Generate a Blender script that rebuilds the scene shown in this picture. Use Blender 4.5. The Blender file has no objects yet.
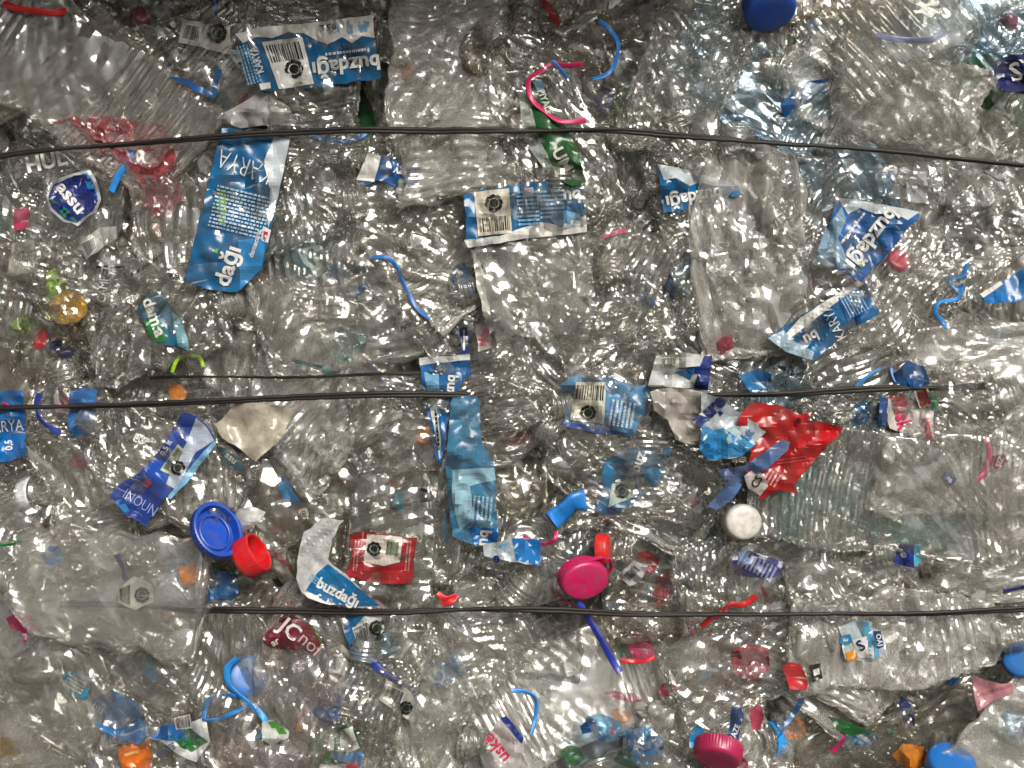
import bpy, bmesh, math, random
import numpy as np
from mathutils import Vector, Matrix, Euler

# ------------------------------------------------------------------ camera, sky, sun, exposure
sc = bpy.context.scene
COL = sc.collection
R = math.radians
S = 0.8 / 1024                      # metres per photo pixel on the face of the bale
DIST = 1.0
cam = bpy.data.cameras.new('camera')
cam.lens = 45.0
cam.sensor_width = 36.0
cam.clip_end = 200.0
cam_o = bpy.data.objects.new('camera', cam)
COL.objects.link(cam_o)
cam_o.location = (0, -DIST, 0)
cam_o.rotation_euler = (R(90), 0, 0)
sc.camera = cam_o

SUN_ELEV, SUN_AZ = 32.0, 22.0       # azimuth: degrees towards +X from the camera side (-Y)
world = bpy.data.worlds.new('World')
sc.world = world
world.use_nodes = True
wn, wl = world.node_tree.nodes, world.node_tree.links
sky = wn.new('ShaderNodeTexSky')
sky.sky_type = 'NISHITA'
sky.sun_disc = False
sky.sun_elevation = R(SUN_ELEV)
sky.sun_rotation = R(180 - SUN_AZ)
sky.air_density = 1.2
sky.dust_density = 5.0
hs = wn.new('ShaderNodeHueSaturation')
hs.inputs['Saturation'].default_value = 0.06
wl.new(sky.outputs[0], hs.inputs['Color'])
wl.new(hs.outputs[0], wn['Background'].inputs[0])
wn['Background'].inputs[1].default_value = 0.09
sun = bpy.data.lights.new('sun', 'SUN')
sun.energy = 4.4
sun.angle = R(27)
sun.color = (1.0, 0.94, 0.845)
sun_o = bpy.data.objects.new('sun', sun)
COL.objects.link(sun_o)
_sd = Vector((math.cos(R(SUN_ELEV)) * math.sin(R(SUN_AZ)), -math.cos(R(SUN_ELEV)) * math.cos(R(SUN_AZ)), math.sin(R(SUN_ELEV))))
sun_o.rotation_euler = (-_sd).to_track_quat('-Z', 'Y').to_euler()
sun_o.location = _sd * 4

vs = sc.view_settings
vs.view_transform = 'Standard'
vs.look = 'None'
vs.gamma = 1.0
vs.use_curve_mapping = False
vs.exposure = -0.14
cy = sc.cycles
cy.max_bounces = 4
cy.glossy_bounces = 3
cy.diffuse_bounces = 2
cy.transmission_bounces = 2
cy.transparent_max_bounces = 22
cy.caustics_reflective = False
cy.caustics_refractive = False
cy.use_adaptive_sampling = True
cy.adaptive_threshold = 0.06
cy.use_denoising = True

# ------------------------------------------------------------------ materials
def lin(h):
    c = [int(h[i:i + 2], 16) / 255 for i in (1, 3, 5)]
    return tuple((v / 12.92 if v <= .04045 else ((v + .055) / 1.055) ** 2.4) for v in c) + (1.0,)

MATS = {}
def clear_mat(key, haze=.12, tint=(.955, .95, .93), rough=.1, refl=2.0, hcol=(.80, .77, .70)):
    """thin clear plastic wall: see-through, a little milky, reflecting by Fresnel"""
    if key in MATS: return MATS[key]
    m = bpy.data.materials.new(key); m.use_nodes = True
    n, l = m.node_tree.nodes, m.node_tree.links
    n.clear()
    out = n.new('ShaderNodeOutputMaterial')
    fr = n.new('ShaderNodeFresnel'); fr.inputs[0].default_value = 1.5
    mul = n.new('ShaderNodeMath'); mul.operation = 'MULTIPLY'; mul.inputs[1].default_value = refl; mul.use_clamp = True
    mn = n.new('ShaderNodeMath'); mn.operation = 'MINIMUM'; mn.inputs[1].default_value = .6
    l.new(fr.outputs[0], mul.inputs[0]); l.new(mul.outputs[0], mn.inputs[0])
    gl = n.new('ShaderNodeBsdfGlossy'); gl.inputs['Roughness'].default_value = rough
    tr = n.new('ShaderNodeBsdfTransparent'); tr.inputs[0].default_value = (*tint, 1)
    df = n.new('ShaderNodeBsdfDiffuse'); df.inputs[0].default_value = (*hcol, 1)
    tl = n.new('ShaderNodeBsdfTranslucent'); tl.inputs[0].default_value = (*hcol, 1)
    a = n.new('ShaderNodeMixShader'); a.inputs[0].default_value = .45
    l.new(df.outputs[0], a.inputs[1]); l.new(tl.outputs[0], a.inputs[2])
    c = n.new('ShaderNodeMixShader'); c.inputs[0].default_value = haze
    l.new(tr.outputs[0], c.inputs[1]); l.new(a.outputs[0], c.inputs[2])
    at = n.new('ShaderNodeAttribute'); at.attribute_name = 'wear'                     # creases turn white with stress
    ma = n.new('ShaderNodeMath'); ma.operation = 'MULTIPLY_ADD'; ma.inputs[1].default_value = .10; ma.inputs[2].default_value = haze; ma.use_clamp = True
    l.new(at.outputs['Fac'], ma.inputs[0]); l.new(ma.outputs[0], c.inputs[0])
    d = n.new('ShaderNodeMixShader')
    l.new(mn.outputs[0], d.inputs[0]); l.new(c.outputs[0], d.inputs[1]); l.new(gl.outputs[0], d.inputs[2])
    l.new(d.outputs[0], out.inputs[0])
    MATS[key] = m
    return m

def film_mat(hexc, alpha=1.0, rough=.22, grime=.65):
    """printed or tinted plastic film, dirty and scuffed; alpha below 1 lets what is behind show through"""
    key = f'film {hexc} {alpha} {rough}'
    if key in MATS: return MATS[key]
    m = bpy.data.materials.new(key); m.use_nodes = True
    n, l = m.node_tree.nodes, m.node_tree.links
    b = n['Principled BSDF']
    tc = n.new('ShaderNodeTexCoord')
    nz = n.new('ShaderNodeTexNoise'); nz.inputs['Scale'].default_value = 55; nz.inputs['Detail'].default_value = 6; nz.inputs['Roughness'].default_value = .65
    l.new(tc.outputs['Object'], nz.inputs['Vector'])
    rp = n.new('ShaderNodeValToRGB')
    rp.color_ramp.elements[0].position = .34; rp.color_ramp.elements[1].position = .66
    c = tuple(v * .76 for v in lin(hexc)[:3]) + (1,)
    g = tuple(v * (1 - grime) + q * grime * .35 for v, q in zip(c[:3], (.12, .105, .08)))
    rp.color_ramp.elements[0].color = (*g, 1); rp.color_ramp.elements[1].color = c
    l.new(nz.outputs[0], rp.inputs[0])
    mp = n.new('ShaderNodeMapping'); mp.inputs['Rotation'].default_value = (0, .7, 0); mp.inputs['Scale'].default_value = (40, 40, 420)
    l.new(tc.outputs['Object'], mp.inputs[0])
    sz = n.new('ShaderNodeTexNoise'); sz.inputs['Scale'].default_value = 1.0; sz.inputs['Detail'].default_value = 3
    l.new(mp.outputs[0], sz.inputs['Vector'])
    sr = n.new('ShaderNodeValToRGB'); sr.color_ramp.elements[0].position = .66; sr.color_ramp.elements[1].position = .74
    sr.color_ramp.elements[1].color = (.45, .45, .45, 1)
    l.new(sz.outputs[0], sr.inputs[0])
    mx = n.new('ShaderNodeMix'); mx.data_type = 'RGBA'; mx.inputs['B'].default_value = (.5, .5, .48, 1)
    l.new(sr.outputs[0], mx.inputs['Factor']); l.new(rp.outputs[0], mx.inputs['A'])
    l.new(mx.outputs['Result'], b.inputs['Base Color'])
    b.inputs['Roughness'].default_value = rough
    b.inputs['Specular IOR Level'].default_value = .4
    b.inputs['Alpha'].default_value = alpha
    MATS[key] = m
    return m

def solid_mat(hexc, rough=.35, sss=0.0):
    """moulded cap plastic with scuffs"""
    key = f'solid {hexc} {rough}'
    if key in MATS: return MATS[key]
    m = bpy.data.materials.new(key); m.use_nodes = True
    n, l = m.node_tree.nodes, m.node_tree.links
    b = n['Principled BSDF']
    tc = n.new('ShaderNodeTexCoord')
    nz = n.new('ShaderNodeTexNoise'); nz.inputs['Scale'].default_value = 220; nz.inputs['Detail'].default_value = 5
    l.new(tc.outputs['Object'], nz.inputs['Vector'])
    rp = n.new('ShaderNodeValToRGB')
    rp.color_ramp.elements[0].position = .3; rp.color_ramp.elements[1].position = .6
    c = lin(hexc)
    rp.color_ramp.elements[0].color = tuple(v * .6 + .03 for v in c[:3]) + (1,)
    rp.color_ramp.elements[1].color = c
    l.new(nz.outputs[0], rp.inputs[0]); l.new(rp.outputs[0], b.inputs['Base Color'])
    b.inputs['Roughness'].default_value = rough
    bp = n.new('ShaderNodeBump'); bp.inputs['Strength'].default_value = .15; bp.inputs['Distance'].default_value = .001
    l.new(nz.outputs[0], bp.inputs['Height']); l.new(bp.outputs[0], b.inputs['Normal'])
    MATS[key] = m
    return m

def band_mat(hexa, hexb, alpha, seed):
    """printed wrap label: two-tone wavy print on film, laid out in the label's own u,v"""
    key = f'wrap {hexa} {hexb} {alpha} {seed}'
    if key in MATS: return MATS[key]
    m = bpy.data.materials.new(key); m.use_nodes = True
    n, l = m.node_tree.nodes, m.node_tree.links
    b = n['Principled BSDF']
    uv = n.new('ShaderNodeUVMap')
    mp = n.new('ShaderNodeMapping'); mp.inputs['Location'].default_value = (seed * 1.7, seed * .31, 0)
    mp.inputs['Scale'].default_value = (5, 1.6, 1)
    l.new(uv.outputs[0], mp.inputs[0])
    nz = n.new('ShaderNodeTexNoise'); nz.inputs['Scale'].default_value = 1.6; nz.inputs['Detail'].default_value = 2
    l.new(mp.outputs[0], nz.inputs['Vector'])
    rp = n.new('ShaderNodeValToRGB'); rp.color_ramp.interpolation = 'CONSTANT'
    e = rp.color_ramp.elements
    e[0].position = 0; e[0].color = lin(hexa)
    e[1].position = .58; e[1].color = lin(hexb)
    e2 = rp.color_ramp.elements.new(.66); e2.color = lin(hexa)
    l.new(nz.outputs[0], rp.inputs[0]); l.new(rp.outputs[0], b.inputs['Base Color'])
    b.inputs['Roughness'].default_value = .3
    b.inputs['Alpha'].default_value = alpha
    MATS[key] = m
    return m

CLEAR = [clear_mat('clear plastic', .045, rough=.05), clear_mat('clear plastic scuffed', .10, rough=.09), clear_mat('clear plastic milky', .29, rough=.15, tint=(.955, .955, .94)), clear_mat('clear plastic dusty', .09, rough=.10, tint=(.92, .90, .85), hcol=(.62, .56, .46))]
NECKM = clear_mat('thick clear plastic', .12, rough=.08, refl=1.8)
BLUISH = clear_mat('pale blue plastic', .12, tint=(.80, .90, .97), hcol=(.5, .65, .75))
TEALC = clear_mat('teal tinted plastic', .14, tint=(.66, .88, .86), hcol=(.2, .5, .5))
REDC = clear_mat('red tinted plastic', .38, tint=(.93, .55, .55), hcol=(.7, .1, .13))
GREENC = clear_mat('green tinted plastic', .16, tint=(.62, .90, .60), hcol=(.2, .5, .15))
AMBERC = clear_mat('amber tinted plastic', .35, tint=(.98, .75, .30), hcol=(.9, .5, .06))
LIMEC = clear_mat('lime tinted plastic', .3, tint=(.7, .9, .35), hcol=(.4, .65, .08))
BLUEC = clear_mat('blue tinted plastic', .2, tint=(.35, .65, .93), hcol=(.05, .25, .6))

# ------------------------------------------------------------------ object helpers
def link(o, parent=None):
    COL.objects.link(o)
    if parent is not None: o.parent = parent
    return o
def tag(o, label, cat=None, group=None, kind=None):
    if label: o['label'] = label
    if cat: o['category'] = cat
    if group: o['group'] = group
    if kind: o['kind'] = kind
    return o
def empty(name, mw):
    o = bpy.data.objects.new(name, None)
    o.empty_display_size = .02
    o.matrix_world = mw
    return link(o)
def mesh_from(name, V, F, mat=None, smooth=True):
    me = bpy.data.meshes.new(name)
    me.from_pydata([tuple(v) for v in V], [], [tuple(f) for f in F])
    if mat: me.materials.append(mat)
    if smooth: me.polygons.foreach_set('use_smooth', [True] * len(me.polygons))
    me.update()
    if smooth: me.set_sharp_from_angle(angle=R(22))
    return me
def grid_mesh(name, G, wrap, mat, sharp=0):
    nl, na, _ = G.shape
    i, j = np.meshgrid(np.arange(nl - 1), np.arange(na if wrap else na - 1), indexing='ij')
    k = (j + 1) % na
    F = np.stack([i * na + j, i * na + k, (i + 1) * na + k, (i + 1) * na + j], -1).reshape(-1, 4)
    me = bpy.data.meshes.new(name)
    V = np.ascontiguousarray(G.reshape(-1, 3), dtype=np.float32)
    me.vertices.add(len(V)); me.vertices.foreach_set('co', V.ravel())
    me.loops.add(F.size); me.loops.foreach_set('vertex_index', F.ravel().astype(np.int32))
    me.polygons.add(len(F)); me.polygons.foreach_set('loop_start', np.arange(0, F.size, 4, dtype=np.int32))
    me.polygons.foreach_set('use_smooth', np.ones(len(F), bool))
    if mat: me.materials.append(mat)
    me.update(calc_edges=True)
    if sharp: me.set_sharp_from_angle(angle=R(sharp))
    return me, F
def set_mat(o, mat):
    o.material_slots[0].link = 'OBJECT'
    o.material_slots[0].material = mat
def W(px, py, y=0.0):
    """a spot measured in the photograph, at depth y behind (+) or before (-) the plane of the bale's face"""
    f = (DIST + y) / DIST
    return Vector(((px - 512) * S * f, y, (384 - py) * S * f))

def folds(x, z, seed, lo=.008, hi=.04, amp=.05, n=14, warp=.3, dom=None):
    """creased sheet: overlapping patches of sharp-edged folds (height in metres)"""
    g = np.random.default_rng(seed)
    h = np.zeros_like(x)
    for _ in range(n):
        lam = g.uniform(lo, hi); a = g.uniform(0, math.pi) if dom is None else g.normal(dom, .3)
        q = (x * math.cos(a) + z * math.sin(a)) / lam + g.uniform(0, 9)
        b = g.uniform(0, 6.28)
        q = q + warp * np.sin((x * math.cos(b) + z * math.sin(b)) * g.uniform(60, 160) + g.uniform(0, 6))
        b = g.uniform(0, 6.28)
        mk = np.clip(.1 + 1.3 * np.sin((x * math.cos(b) + z * math.sin(b)) * g.uniform(25, 90) + g.uniform(0, 6)), 0, 1)
        h += (np.abs((q % 1) - .5) * 2 - .5) * lam * amp * mk
    return h

# ------------------------------------------------------------------ crushing bottles (position-based shell simulation)
def profile(L, Rb, rn, kind):
    if kind == 'slim':
        p = [(.006, .004), (.001, Rb * .55), (0, Rb * .8), (.006, Rb * .97), (.016, Rb), (L * .30, Rb), (L * .34, Rb * .95), (L * .38, Rb),
             (L * .66, Rb), (L * .70, Rb * .97), (L * .80, Rb * .86), (L * .90, Rb * .55), (L * .96, rn * 1.05), (L, rn)]
    else:
        p = [(.006, .004), (0, Rb * .7), (.004, Rb * .95), (.012, Rb), (L * .55, Rb), (L * .7, Rb * .98), (L * .82, Rb * .75),
             (L * .92, Rb * .42), (L * .97, rn * 1.02), (L, rn)]
    return np.array(p)

def crush(seed, L=.21, Rb=.033, rn=.0125, kind='slim', nl=84, na=80, gap=.007, axial=.8, lat=1.3, iters=210, bend=.2, wav=.004):
    g = np.random.default_rng(seed)
    pr = profile(L, Rb, rn, kind)
    d = np.r_[0, np.cumsum(np.hypot(*np.diff(pr, axis=0).T))]
    s = np.linspace(0, d[-1], nl)
    x0 = np.interp(s, d, pr[:, 0]); r0 = np.interp(s, d, pr[:, 1])
    a = np.arange(na) * 2 * np.pi / na
    P = np.stack([np.repeat(x0[:, None], na, 1), r0[:, None] * np.cos(a), r0[:, None] * np.sin(a)], -1).reshape(-1, 3)
    idx = np.arange(nl * na).reshape(nl, na)
    rj = lambda k: np.roll(idx, -k, 1)
    cons = []
    def add(p, q, k):
        p, q = p.ravel(), q.ravel()
        cons.append((p, q, np.linalg.norm(P[p] - P[q], axis=1), k))
    for e in (0, 1):
        add(idx[e:-1:2], idx[e + 1::2], .5)
        add(idx[:, e::2], rj(1)[:, e::2], .5)
        add(idx[e:-1:2], rj(1)[e + 1::2], .5)
        add(idx[e:-1:2], rj(-1)[e + 1::2], .5)
        i = np.array([q for q in range(nl - 2) if (q // 2) % 2 == e]); add(idx[i], idx[i + 2], .5 * bend)
        j = np.array([q for q in range(na) if (q // 2) % 2 == e]); add(idx[:, j], rj(2)[:, j], .5 * bend)
    P = P + g.normal(0, .0005, P.shape)
    def field():
        k = g.normal(0, 1, (8, 2)) * 2 * np.pi / .06; ph = g.uniform(0, 6.28, 8); am = g.uniform(.3, 1, 8) / 8 ** .5
        return lambda x, z: (am * np.sin(np.outer(x, k[:, 0]) + np.outer(z, k[:, 1]) + ph)).sum(1)
    fa, fb = field(), field()
    neck = idx[-3:].ravel(); n0 = P[neck].copy(); c0 = n0.mean(0)
    body = np.ones(len(P), bool); body[neck] = False
    V = np.zeros_like(P)
    for it in range(iters):
        t = min(1, (it + 1) / (iters * .8)); e = t * t * (3 - 2 * t)
        V *= .85; P0 = P.copy(); P += V
        h = Rb * 1.05 * (1 - e) + gap * e
        if it % 4 == 0:
            lo = -h + wav * e * fa(P[:, 0], P[:, 2]); hi = np.maximum(h + wav * e * fb(P[:, 0], P[:, 2]), lo + .002)
        P[body, 1] = np.clip(P[body, 1], lo[body], hi[body])
        Lt = L * (1 - e + axial * e)
        P[:, 0] = np.clip(P[:, 0], L / 2 - Lt / 2, L / 2 + Lt / 2)
        P[:, 2] = np.clip(P[:, 2], -Rb * lat, Rb * lat)
        for p, q, l0, k in cons:
            dv = P[q] - P[p]; ln = np.sqrt((dv * dv).sum(1)) + 1e-9
            c = (k * (ln - l0) / ln)[:, None] * dv
            P[p] += c; P[q] -= c
        q = P[neck]; c = q.mean(0)
        U, _, Vt = np.linalg.svd((n0 - c0).T @ (q - c))
        Rm = Vt.T @ np.diag([1, 1, np.sign(np.linalg.det(Vt.T @ U.T))]) @ U.T
        P[neck] = (n0 - c0) @ Rm.T + c
        V = P - P0; n = np.linalg.norm(V, axis=1, keepdims=True); V *= np.minimum(1, .002 / (n + 1e-9))
    return P.reshape(nl, na, 3), Rm, c

def upsample(a):
    m = (-np.roll(a, 1, 1) + 9 * a + 9 * np.roll(a, -1, 1) - np.roll(a, -2, 1)) / 16
    B = np.empty((a.shape[0], a.shape[1] * 2, 3)); B[:, 0::2] = a; B[:, 1::2] = m
    p = np.concatenate([2 * B[:1] - B[1:2], B, 2 * B[-1:] - B[-2:-1]])
    C = np.empty((B.shape[0] * 2 - 1, B.shape[1], 3)); C[0::2] = B; C[1::2] = (-p[:-3] + 9 * p[1:-2] + 9 * p[2:-1] - p[3:]) / 16
    return C
def normals(G):
    N = np.cross(np.roll(G, -1, 1) - np.roll(G, 1, 1), np.gradient(G, axis=0))
    return N / (np.linalg.norm(N, axis=2, keepdims=True) + 1e-12)
def crinkle(G, seed, Rb, L, amp, ribs):
    N = normals(G)
    nl, na, _ = G.shape
    s = np.repeat((np.arange(nl) * (L * 1.15 / nl))[:, None], na, 1)
    w = np.repeat((np.arange(na) * (2 * math.pi * Rb / na))[None], nl, 0)
    h = folds(s, w, seed, .018, .06, amp * 1.7, 4, .05) + folds(s, w, seed + 20, .006, .032, amp * 2.5, 6, .05, seed * 1.3)
    edge = np.minimum(1, np.minimum(np.arange(nl), (nl - 1 - np.arange(nl)) * .6) / 14.0)[:, None]
    seam = np.minimum(1, np.minimum(np.arange(na), na - np.arange(na)) / 8.0)[None]
    h = h * edge * seam
    if ribs:
        f = s / (L * 1.15)
        zone = ((f > .16) & (f < .44)) | ((f > .68) & (f < .8))
        h += zone * .0006 * np.sin(s * 2 * math.pi / .0085)
    return G + N * h[..., None]

def lathe(prof, n=40, knurl=0, kr=(0, 0), kd=0):
    """profile [(x, r)] about the X axis -> grid"""
    prof = np.array(prof)
    a = np.arange(n) * 2 * np.pi / n
    G = np.zeros((len(prof), n, 3))
    for i, (x, r) in enumerate(prof):
        rr = r + (kd * (np.arange(n) % 2) if knurl and kr[0] <= i <= kr[1] else 0)
        G[i] = np.stack([np.full(n, x), rr * np.cos(a), rr * np.sin(a)], -1)
    return G

def neck_mesh(rn):
    p = [(0, rn), (.002, rn), (.0026, rn + .0038), (.0042, rn + .0038), (.0048, rn)]
    for k in range(3):
        x = .0072 + k * .0034
        p += [(x - .0012, rn), (x - .0004, rn + .0014), (x + .0004, rn + .0014), (x + .0012, rn)]
    p += [(.0185, rn), (.019, rn - .0008), (.0185, rn - .0017), (.002, rn - .0017)]
    G = lathe(p, 36)
    for i in range(5, 17):                                   # threads climb round the neck
        G[i, :, 0] += np.arange(36) / 36 * .0034 - .0017
    return grid_mesh('neck', G, True, NECKM)[0]
def cap_shell_mesh(Rc=.0148, h=.0125):
    p = [(.0005, Rc - .0018), (0, Rc - .0006), (.0006, Rc), (h * .78, Rc), (h * .93, Rc - .0006), (h, Rc - .0022), (h + .0002, Rc * .5), (h + .0002, .0003),
         (h - .0016, .0003), (h - .0016, Rc * .55), (h - .0018, Rc - .0028), (h * .6, Rc - .0024), (.0005, Rc - .0018)]
    return grid_mesh('cap_shell', lathe(p, 96, 1, (2, 3), .0004), True, solid_mat('#1565c0'), 40)[0]
def cap_seal_mesh(Rc=.0148, h=.0125):
    p = [(h - .0016, .0098), (h - .0048, .0098), (h - .0052, .0092), (h - .0048, .0086), (h - .0016, .0086)]
    return grid_mesh('seal_ring', lathe(p, 48), True, solid_mat('#1565c0'), 40)[0]
def ring_mesh(r=.0146, w=.0028, t=.0011):
    p = [(0, r), (w, r), (w, r - t), (0, r - t), (0, r)]
    return grid_mesh('tamper_ring', lathe(p, 56), True, solid_mat('#1565c0'), 40)[0]

PROTO = []
SPECS = [dict(), dict(axial=.68, gap=.006), dict(lat=1.5, gap=.005, axial=.9), dict(kind='wide', L=.2, Rb=.034, axial=.82),
         dict(kind='wide', L=.27, Rb=.043, axial=.74, nl=96, na=92), dict(axial=.56, lat=1.15, gap=.009), dict(bend=.35, gap=.007, axial=.85),
         dict(bend=.03, axial=.74, gap=.006), dict(lat=1.5, gap=.004, axial=.78, wav=.003), dict(kind='wide', L=.3, Rb=.046, axial=.84, gap=.008, bend=.3, nl=96, na=92),
         dict(kind='wide', L=.34, Rb=.072, axial=.78, gap=.013, bend=.4, nl=96, na=96, rn=.02, lat=1.35), dict(kind='wide', L=.19, Rb=.03, axial=.7, gap=.007)]
CRINK = [.045, .06, .035, .05, .05, .065, .02, .07, .05, .02, .012, .055]
SMOOTH = [8, 6, 10, 7, 9, 6, 12, 8, 10, 12, 12, 7]
RIBS = [1, 0, 0, 0, 1, 0, 1, 0, 1, 1, 0, 0]
for k, sp in enumerate(SPECS):
    G, Rm, c = crush(11 + k, **sp)
    for _ in range(SMOOTH[k]):
        Q = (np.roll(G, 1, 1) + np.roll(G, -1, 1)) / 4 + G / 2
        Q[1:-1] = (Q[:-2] + Q[2:]) / 4 + Q[1:-1] / 2
        Q[-4:] = G[-4:]; G = Q
    G = upsample(G)
    ctr = G.reshape(-1, 3).mean(0)
    G = G - ctr
    gw = np.random.default_rng(900 + k)
    def warp(P):
        P = np.array(P, float); Q = P.copy()
        for ax, oth in ((0, 2), (2, 0), (1, 0)):
            for _ in range(3):
                lam = wr[ax][_]
                Q[..., ax] += lam[0] * np.sin(P[..., 0] * lam[1] + P[..., 2] * lam[2] + lam[3])
        return Q
    wr = {ax: [(gw.uniform(.001, .0035) * (.5 if ax == 1 else 1), gw.normal() * 38, gw.normal() * 38, gw.uniform(0, 6)) for _ in range(3)] for ax in (0, 2, 1)}
    G = warp(G)
    Rb, L, rn = sp.get('Rb', .033), sp.get('L', .21), sp.get('rn', .0125)
    G = crinkle(G, 300 + k, Rb, L, CRINK[k], RIBS[k])
    me, _ = grid_mesh('bottle_body', G, True, CLEAR[0], 8)
    lap = (np.roll(G, 1, 1) + np.roll(G, -1, 1)) / 2 - G
    lap[1:-1] += (G[:-2] + G[2:]) / 2 - G[1:-1]
    cv = np.abs((lap * normals(G)).sum(2)); cv[:2] = 0; cv[-2:] = 0
    cv = np.clip((cv - .00012) / .0004, 0, 1)
    me.attributes.new('wear', 'FLOAT', 'POINT').data.foreach_set('value', cv.ravel().astype(np.float32))
    nl, na, _ = G.shape
    i0, i1 = int(nl * .42), int(nl * .64)
    sgn = 1 if ((normals(G)[nl // 2] * (G[nl // 2] - G[nl // 2].mean(0))).sum() > 0) else -1
    Bd = (G + sgn * normals(G) * .0006)[i0:i1]
    Bd = np.concatenate([Bd, Bd[:, :1]], 1)
    wrap, F = grid_mesh('wrap_label', Bd, False, film_mat('#1668b8'), 17)
    uvl = wrap.uv_layers.new(name='UVMap')
    nb = Bd.shape[1]
    uv = np.stack([(F % nb) / nb, (F // nb) / Bd.shape[0]], -1).reshape(-1)
    uvl.data.foreach_set('uv', uv.astype(np.float32))
    nm = Matrix(Rm.tolist()).to_4x4(); nm.translation = Vector(warp((c - ctr)[None])[0].tolist())
    PROTO.append(dict(me=me, wrap=wrap, neck=neck_mesh(rn), nm=nm, G=G.reshape(-1, 3), L=np.ptp(G[..., 0]), Wd=np.ptp(G[..., 2]), rn=rn))
CAP, SEAL, RING = cap_shell_mesh(), cap_seal_mesh(), ring_mesh()

def bottle(k, mw, mat, wrap=None, cap=None, ring=None, name='crushed_bottle'):
    p = PROTO[k]
    root = empty(name, mw)
    b = link(bpy.data.objects.new('body', p['me']), root); set_mat(b, mat)
    n = link(bpy.data.objects.new('neck', p['neck']), root); n.matrix_local = p['nm']
    if wrap:
        w = link(bpy.data.objects.new('wrap_label', p['wrap']), root); set_mat(w, wrap)
    if cap and p['rn'] < .015:
        c = link(bpy.data.objects.new('cap', CAP), root); set_mat(c, cap)
        c.matrix_local = p['nm'] @ Matrix.Translation((.0072, 0, 0))
    if ring and p['rn'] < .015:
        c = link(bpy.data.objects.new('tamper_ring', RING), root); set_mat(c, ring)
        c.matrix_local = p['nm'] @ Matrix.Translation((.005, 0, 0)) @ Matrix.Scale(1.02, 4)
    return root
def pose(px, py, y, ang, flip=0, tx=0.0, tz=0.0, sc_=1.0):
    """lie flat in the face of the bale; ang is the direction of the neck, counter-clockwise"""
    M = Matrix.Translation(W(px, py, y)) @ Matrix.Rotation(-R(ang), 4, 'Y') @ Matrix.Rotation(math.pi * flip + tx, 4, 'X') @ Matrix.Rotation(tz, 4, 'Z')
    return M @ Matrix.Scale(sc_, 4)
#HERO
#FILL
# ------------------------------------------------------------------ film, print and lettering that follow a creased surface
class Drape:
    """depth of a film over an area of the bale face, either following a bottle or hanging free"""
    def __init__(self, poly, y, pts, seed, amp=.055, lift=.0012):
        P = np.array(poly, float)
        self.x0, self.y0 = P.min(0) - 12; x1, y1 = P.max(0) + 12
        self.c = 3.0
        nx, ny = int((x1 - self.x0) / self.c) + 2, int((y1 - self.y0) / self.c) + 2
        D = np.full((ny, nx), np.nan)
        if pts is not None:
            f = 1 + pts[:, 1]
            qx = ((pts[:, 0] / f / S + 512 - self.x0) / self.c).astype(int); qy = ((384 - pts[:, 2] / f / S - self.y0) / self.c).astype(int)
            ok = (qx >= 0) & (qx < nx) & (qy >= 0) & (qy < ny)
            D = np.full((ny, nx), 9.0); np.minimum.at(D, (qy[ok], qx[ok]), pts[ok, 1]); D[D > 8] = np.nan
        base = np.nanmedian(D) if np.isfinite(D).any() else y
        D = np.where(np.isnan(D), base, D)
        D = np.clip(D, base - .006, base + .005)
        for _ in range(3):
            Q = np.pad(D, 1, mode='edge')
            D = (Q[:-2, 1:-1] + Q[2:, 1:-1] + Q[1:-1, :-2] + Q[1:-1, 2:] + 2 * Q[1:-1, 1:-1]) / 6
        gx, gy = np.meshgrid(np.arange(nx) * self.c * S, np.arange(ny) * self.c * S)
        self.D = D + folds(gx, gy, seed, .012, .05, amp * 1.3, 9, .15) + folds(gx, gy, seed + 7, .007, .014, amp, 6, .1) - lift
    def at(self, X, Y):
        u = np.clip((np.asarray(X) - self.x0) / self.c, 0, self.D.shape[1] - 1.001); v = np.clip((np.asarray(Y) - self.y0) / self.c, 0, self.D.shape[0] - 1.001)
        i, j = u.astype(int), v.astype(int); a, b = u - i, v - j
        D = self.D
        return D[j, i] * (1 - a) * (1 - b) + D[j, i + 1] * a * (1 - b) + D[j + 1, i] * (1 - a) * b + D[j + 1, i + 1] * a * b
    def world(self, X, Y, off=0.0):
        d = self.at(X, Y) - off
        f = 1 + d
        return np.stack([(np.asarray(X) - 512) * S * f, d, (384 - np.asarray(Y)) * S * f], -1)

def rough_edge(poly, seed, amp=.9, step=7):
    g = random.Random(seed); out = []
    n = len(poly)
    for i in range(n):
        a, b = poly[i], poly[(i + 1) % n]
        m = max(1, int(math.hypot(b[0] - a[0], b[1] - a[1]) / step))
        for k in range(m):
            t = k / m; j = amp if k else amp * .3
            out.append((a[0] + (b[0] - a[0]) * t + g.uniform(-j, j), a[1] + (b[1] - a[1]) * t + g.uniform(-j, j)))
    return out
def cut_poly(poly, step=3.5):
    bm = bmesh.new()
    bm.faces.new([bm.verts.new((p[0], p[1], 0)) for p in poly])
    xs = [p[0] for p in poly]; ys = [p[1] for p in poly]
    for ax, lo, hi in ((0, min(xs), max(xs)), (1, min(ys), max(ys))):
        q = math.floor(lo / step) * step + step
        while q < hi:
            co = (q, 0, 0) if ax == 0 else (0, q, 0)
            no = (1, 0, 0) if ax == 0 else (0, 1, 0)
            bmesh.ops.bisect_plane(bm, geom=bm.verts[:] + bm.edges[:] + bm.faces[:], plane_co=co, plane_no=no, dist=1e-4)
            q += step
    bmesh.ops.triangulate(bm, faces=bm.faces[:])
    bm.verts.index_update()
    V = np.array([v.co[:2] for v in bm.verts]); F = [[v.index for v in f.verts] for f in bm.faces]
    bm.free()
    return V, F
TXT = {}
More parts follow.
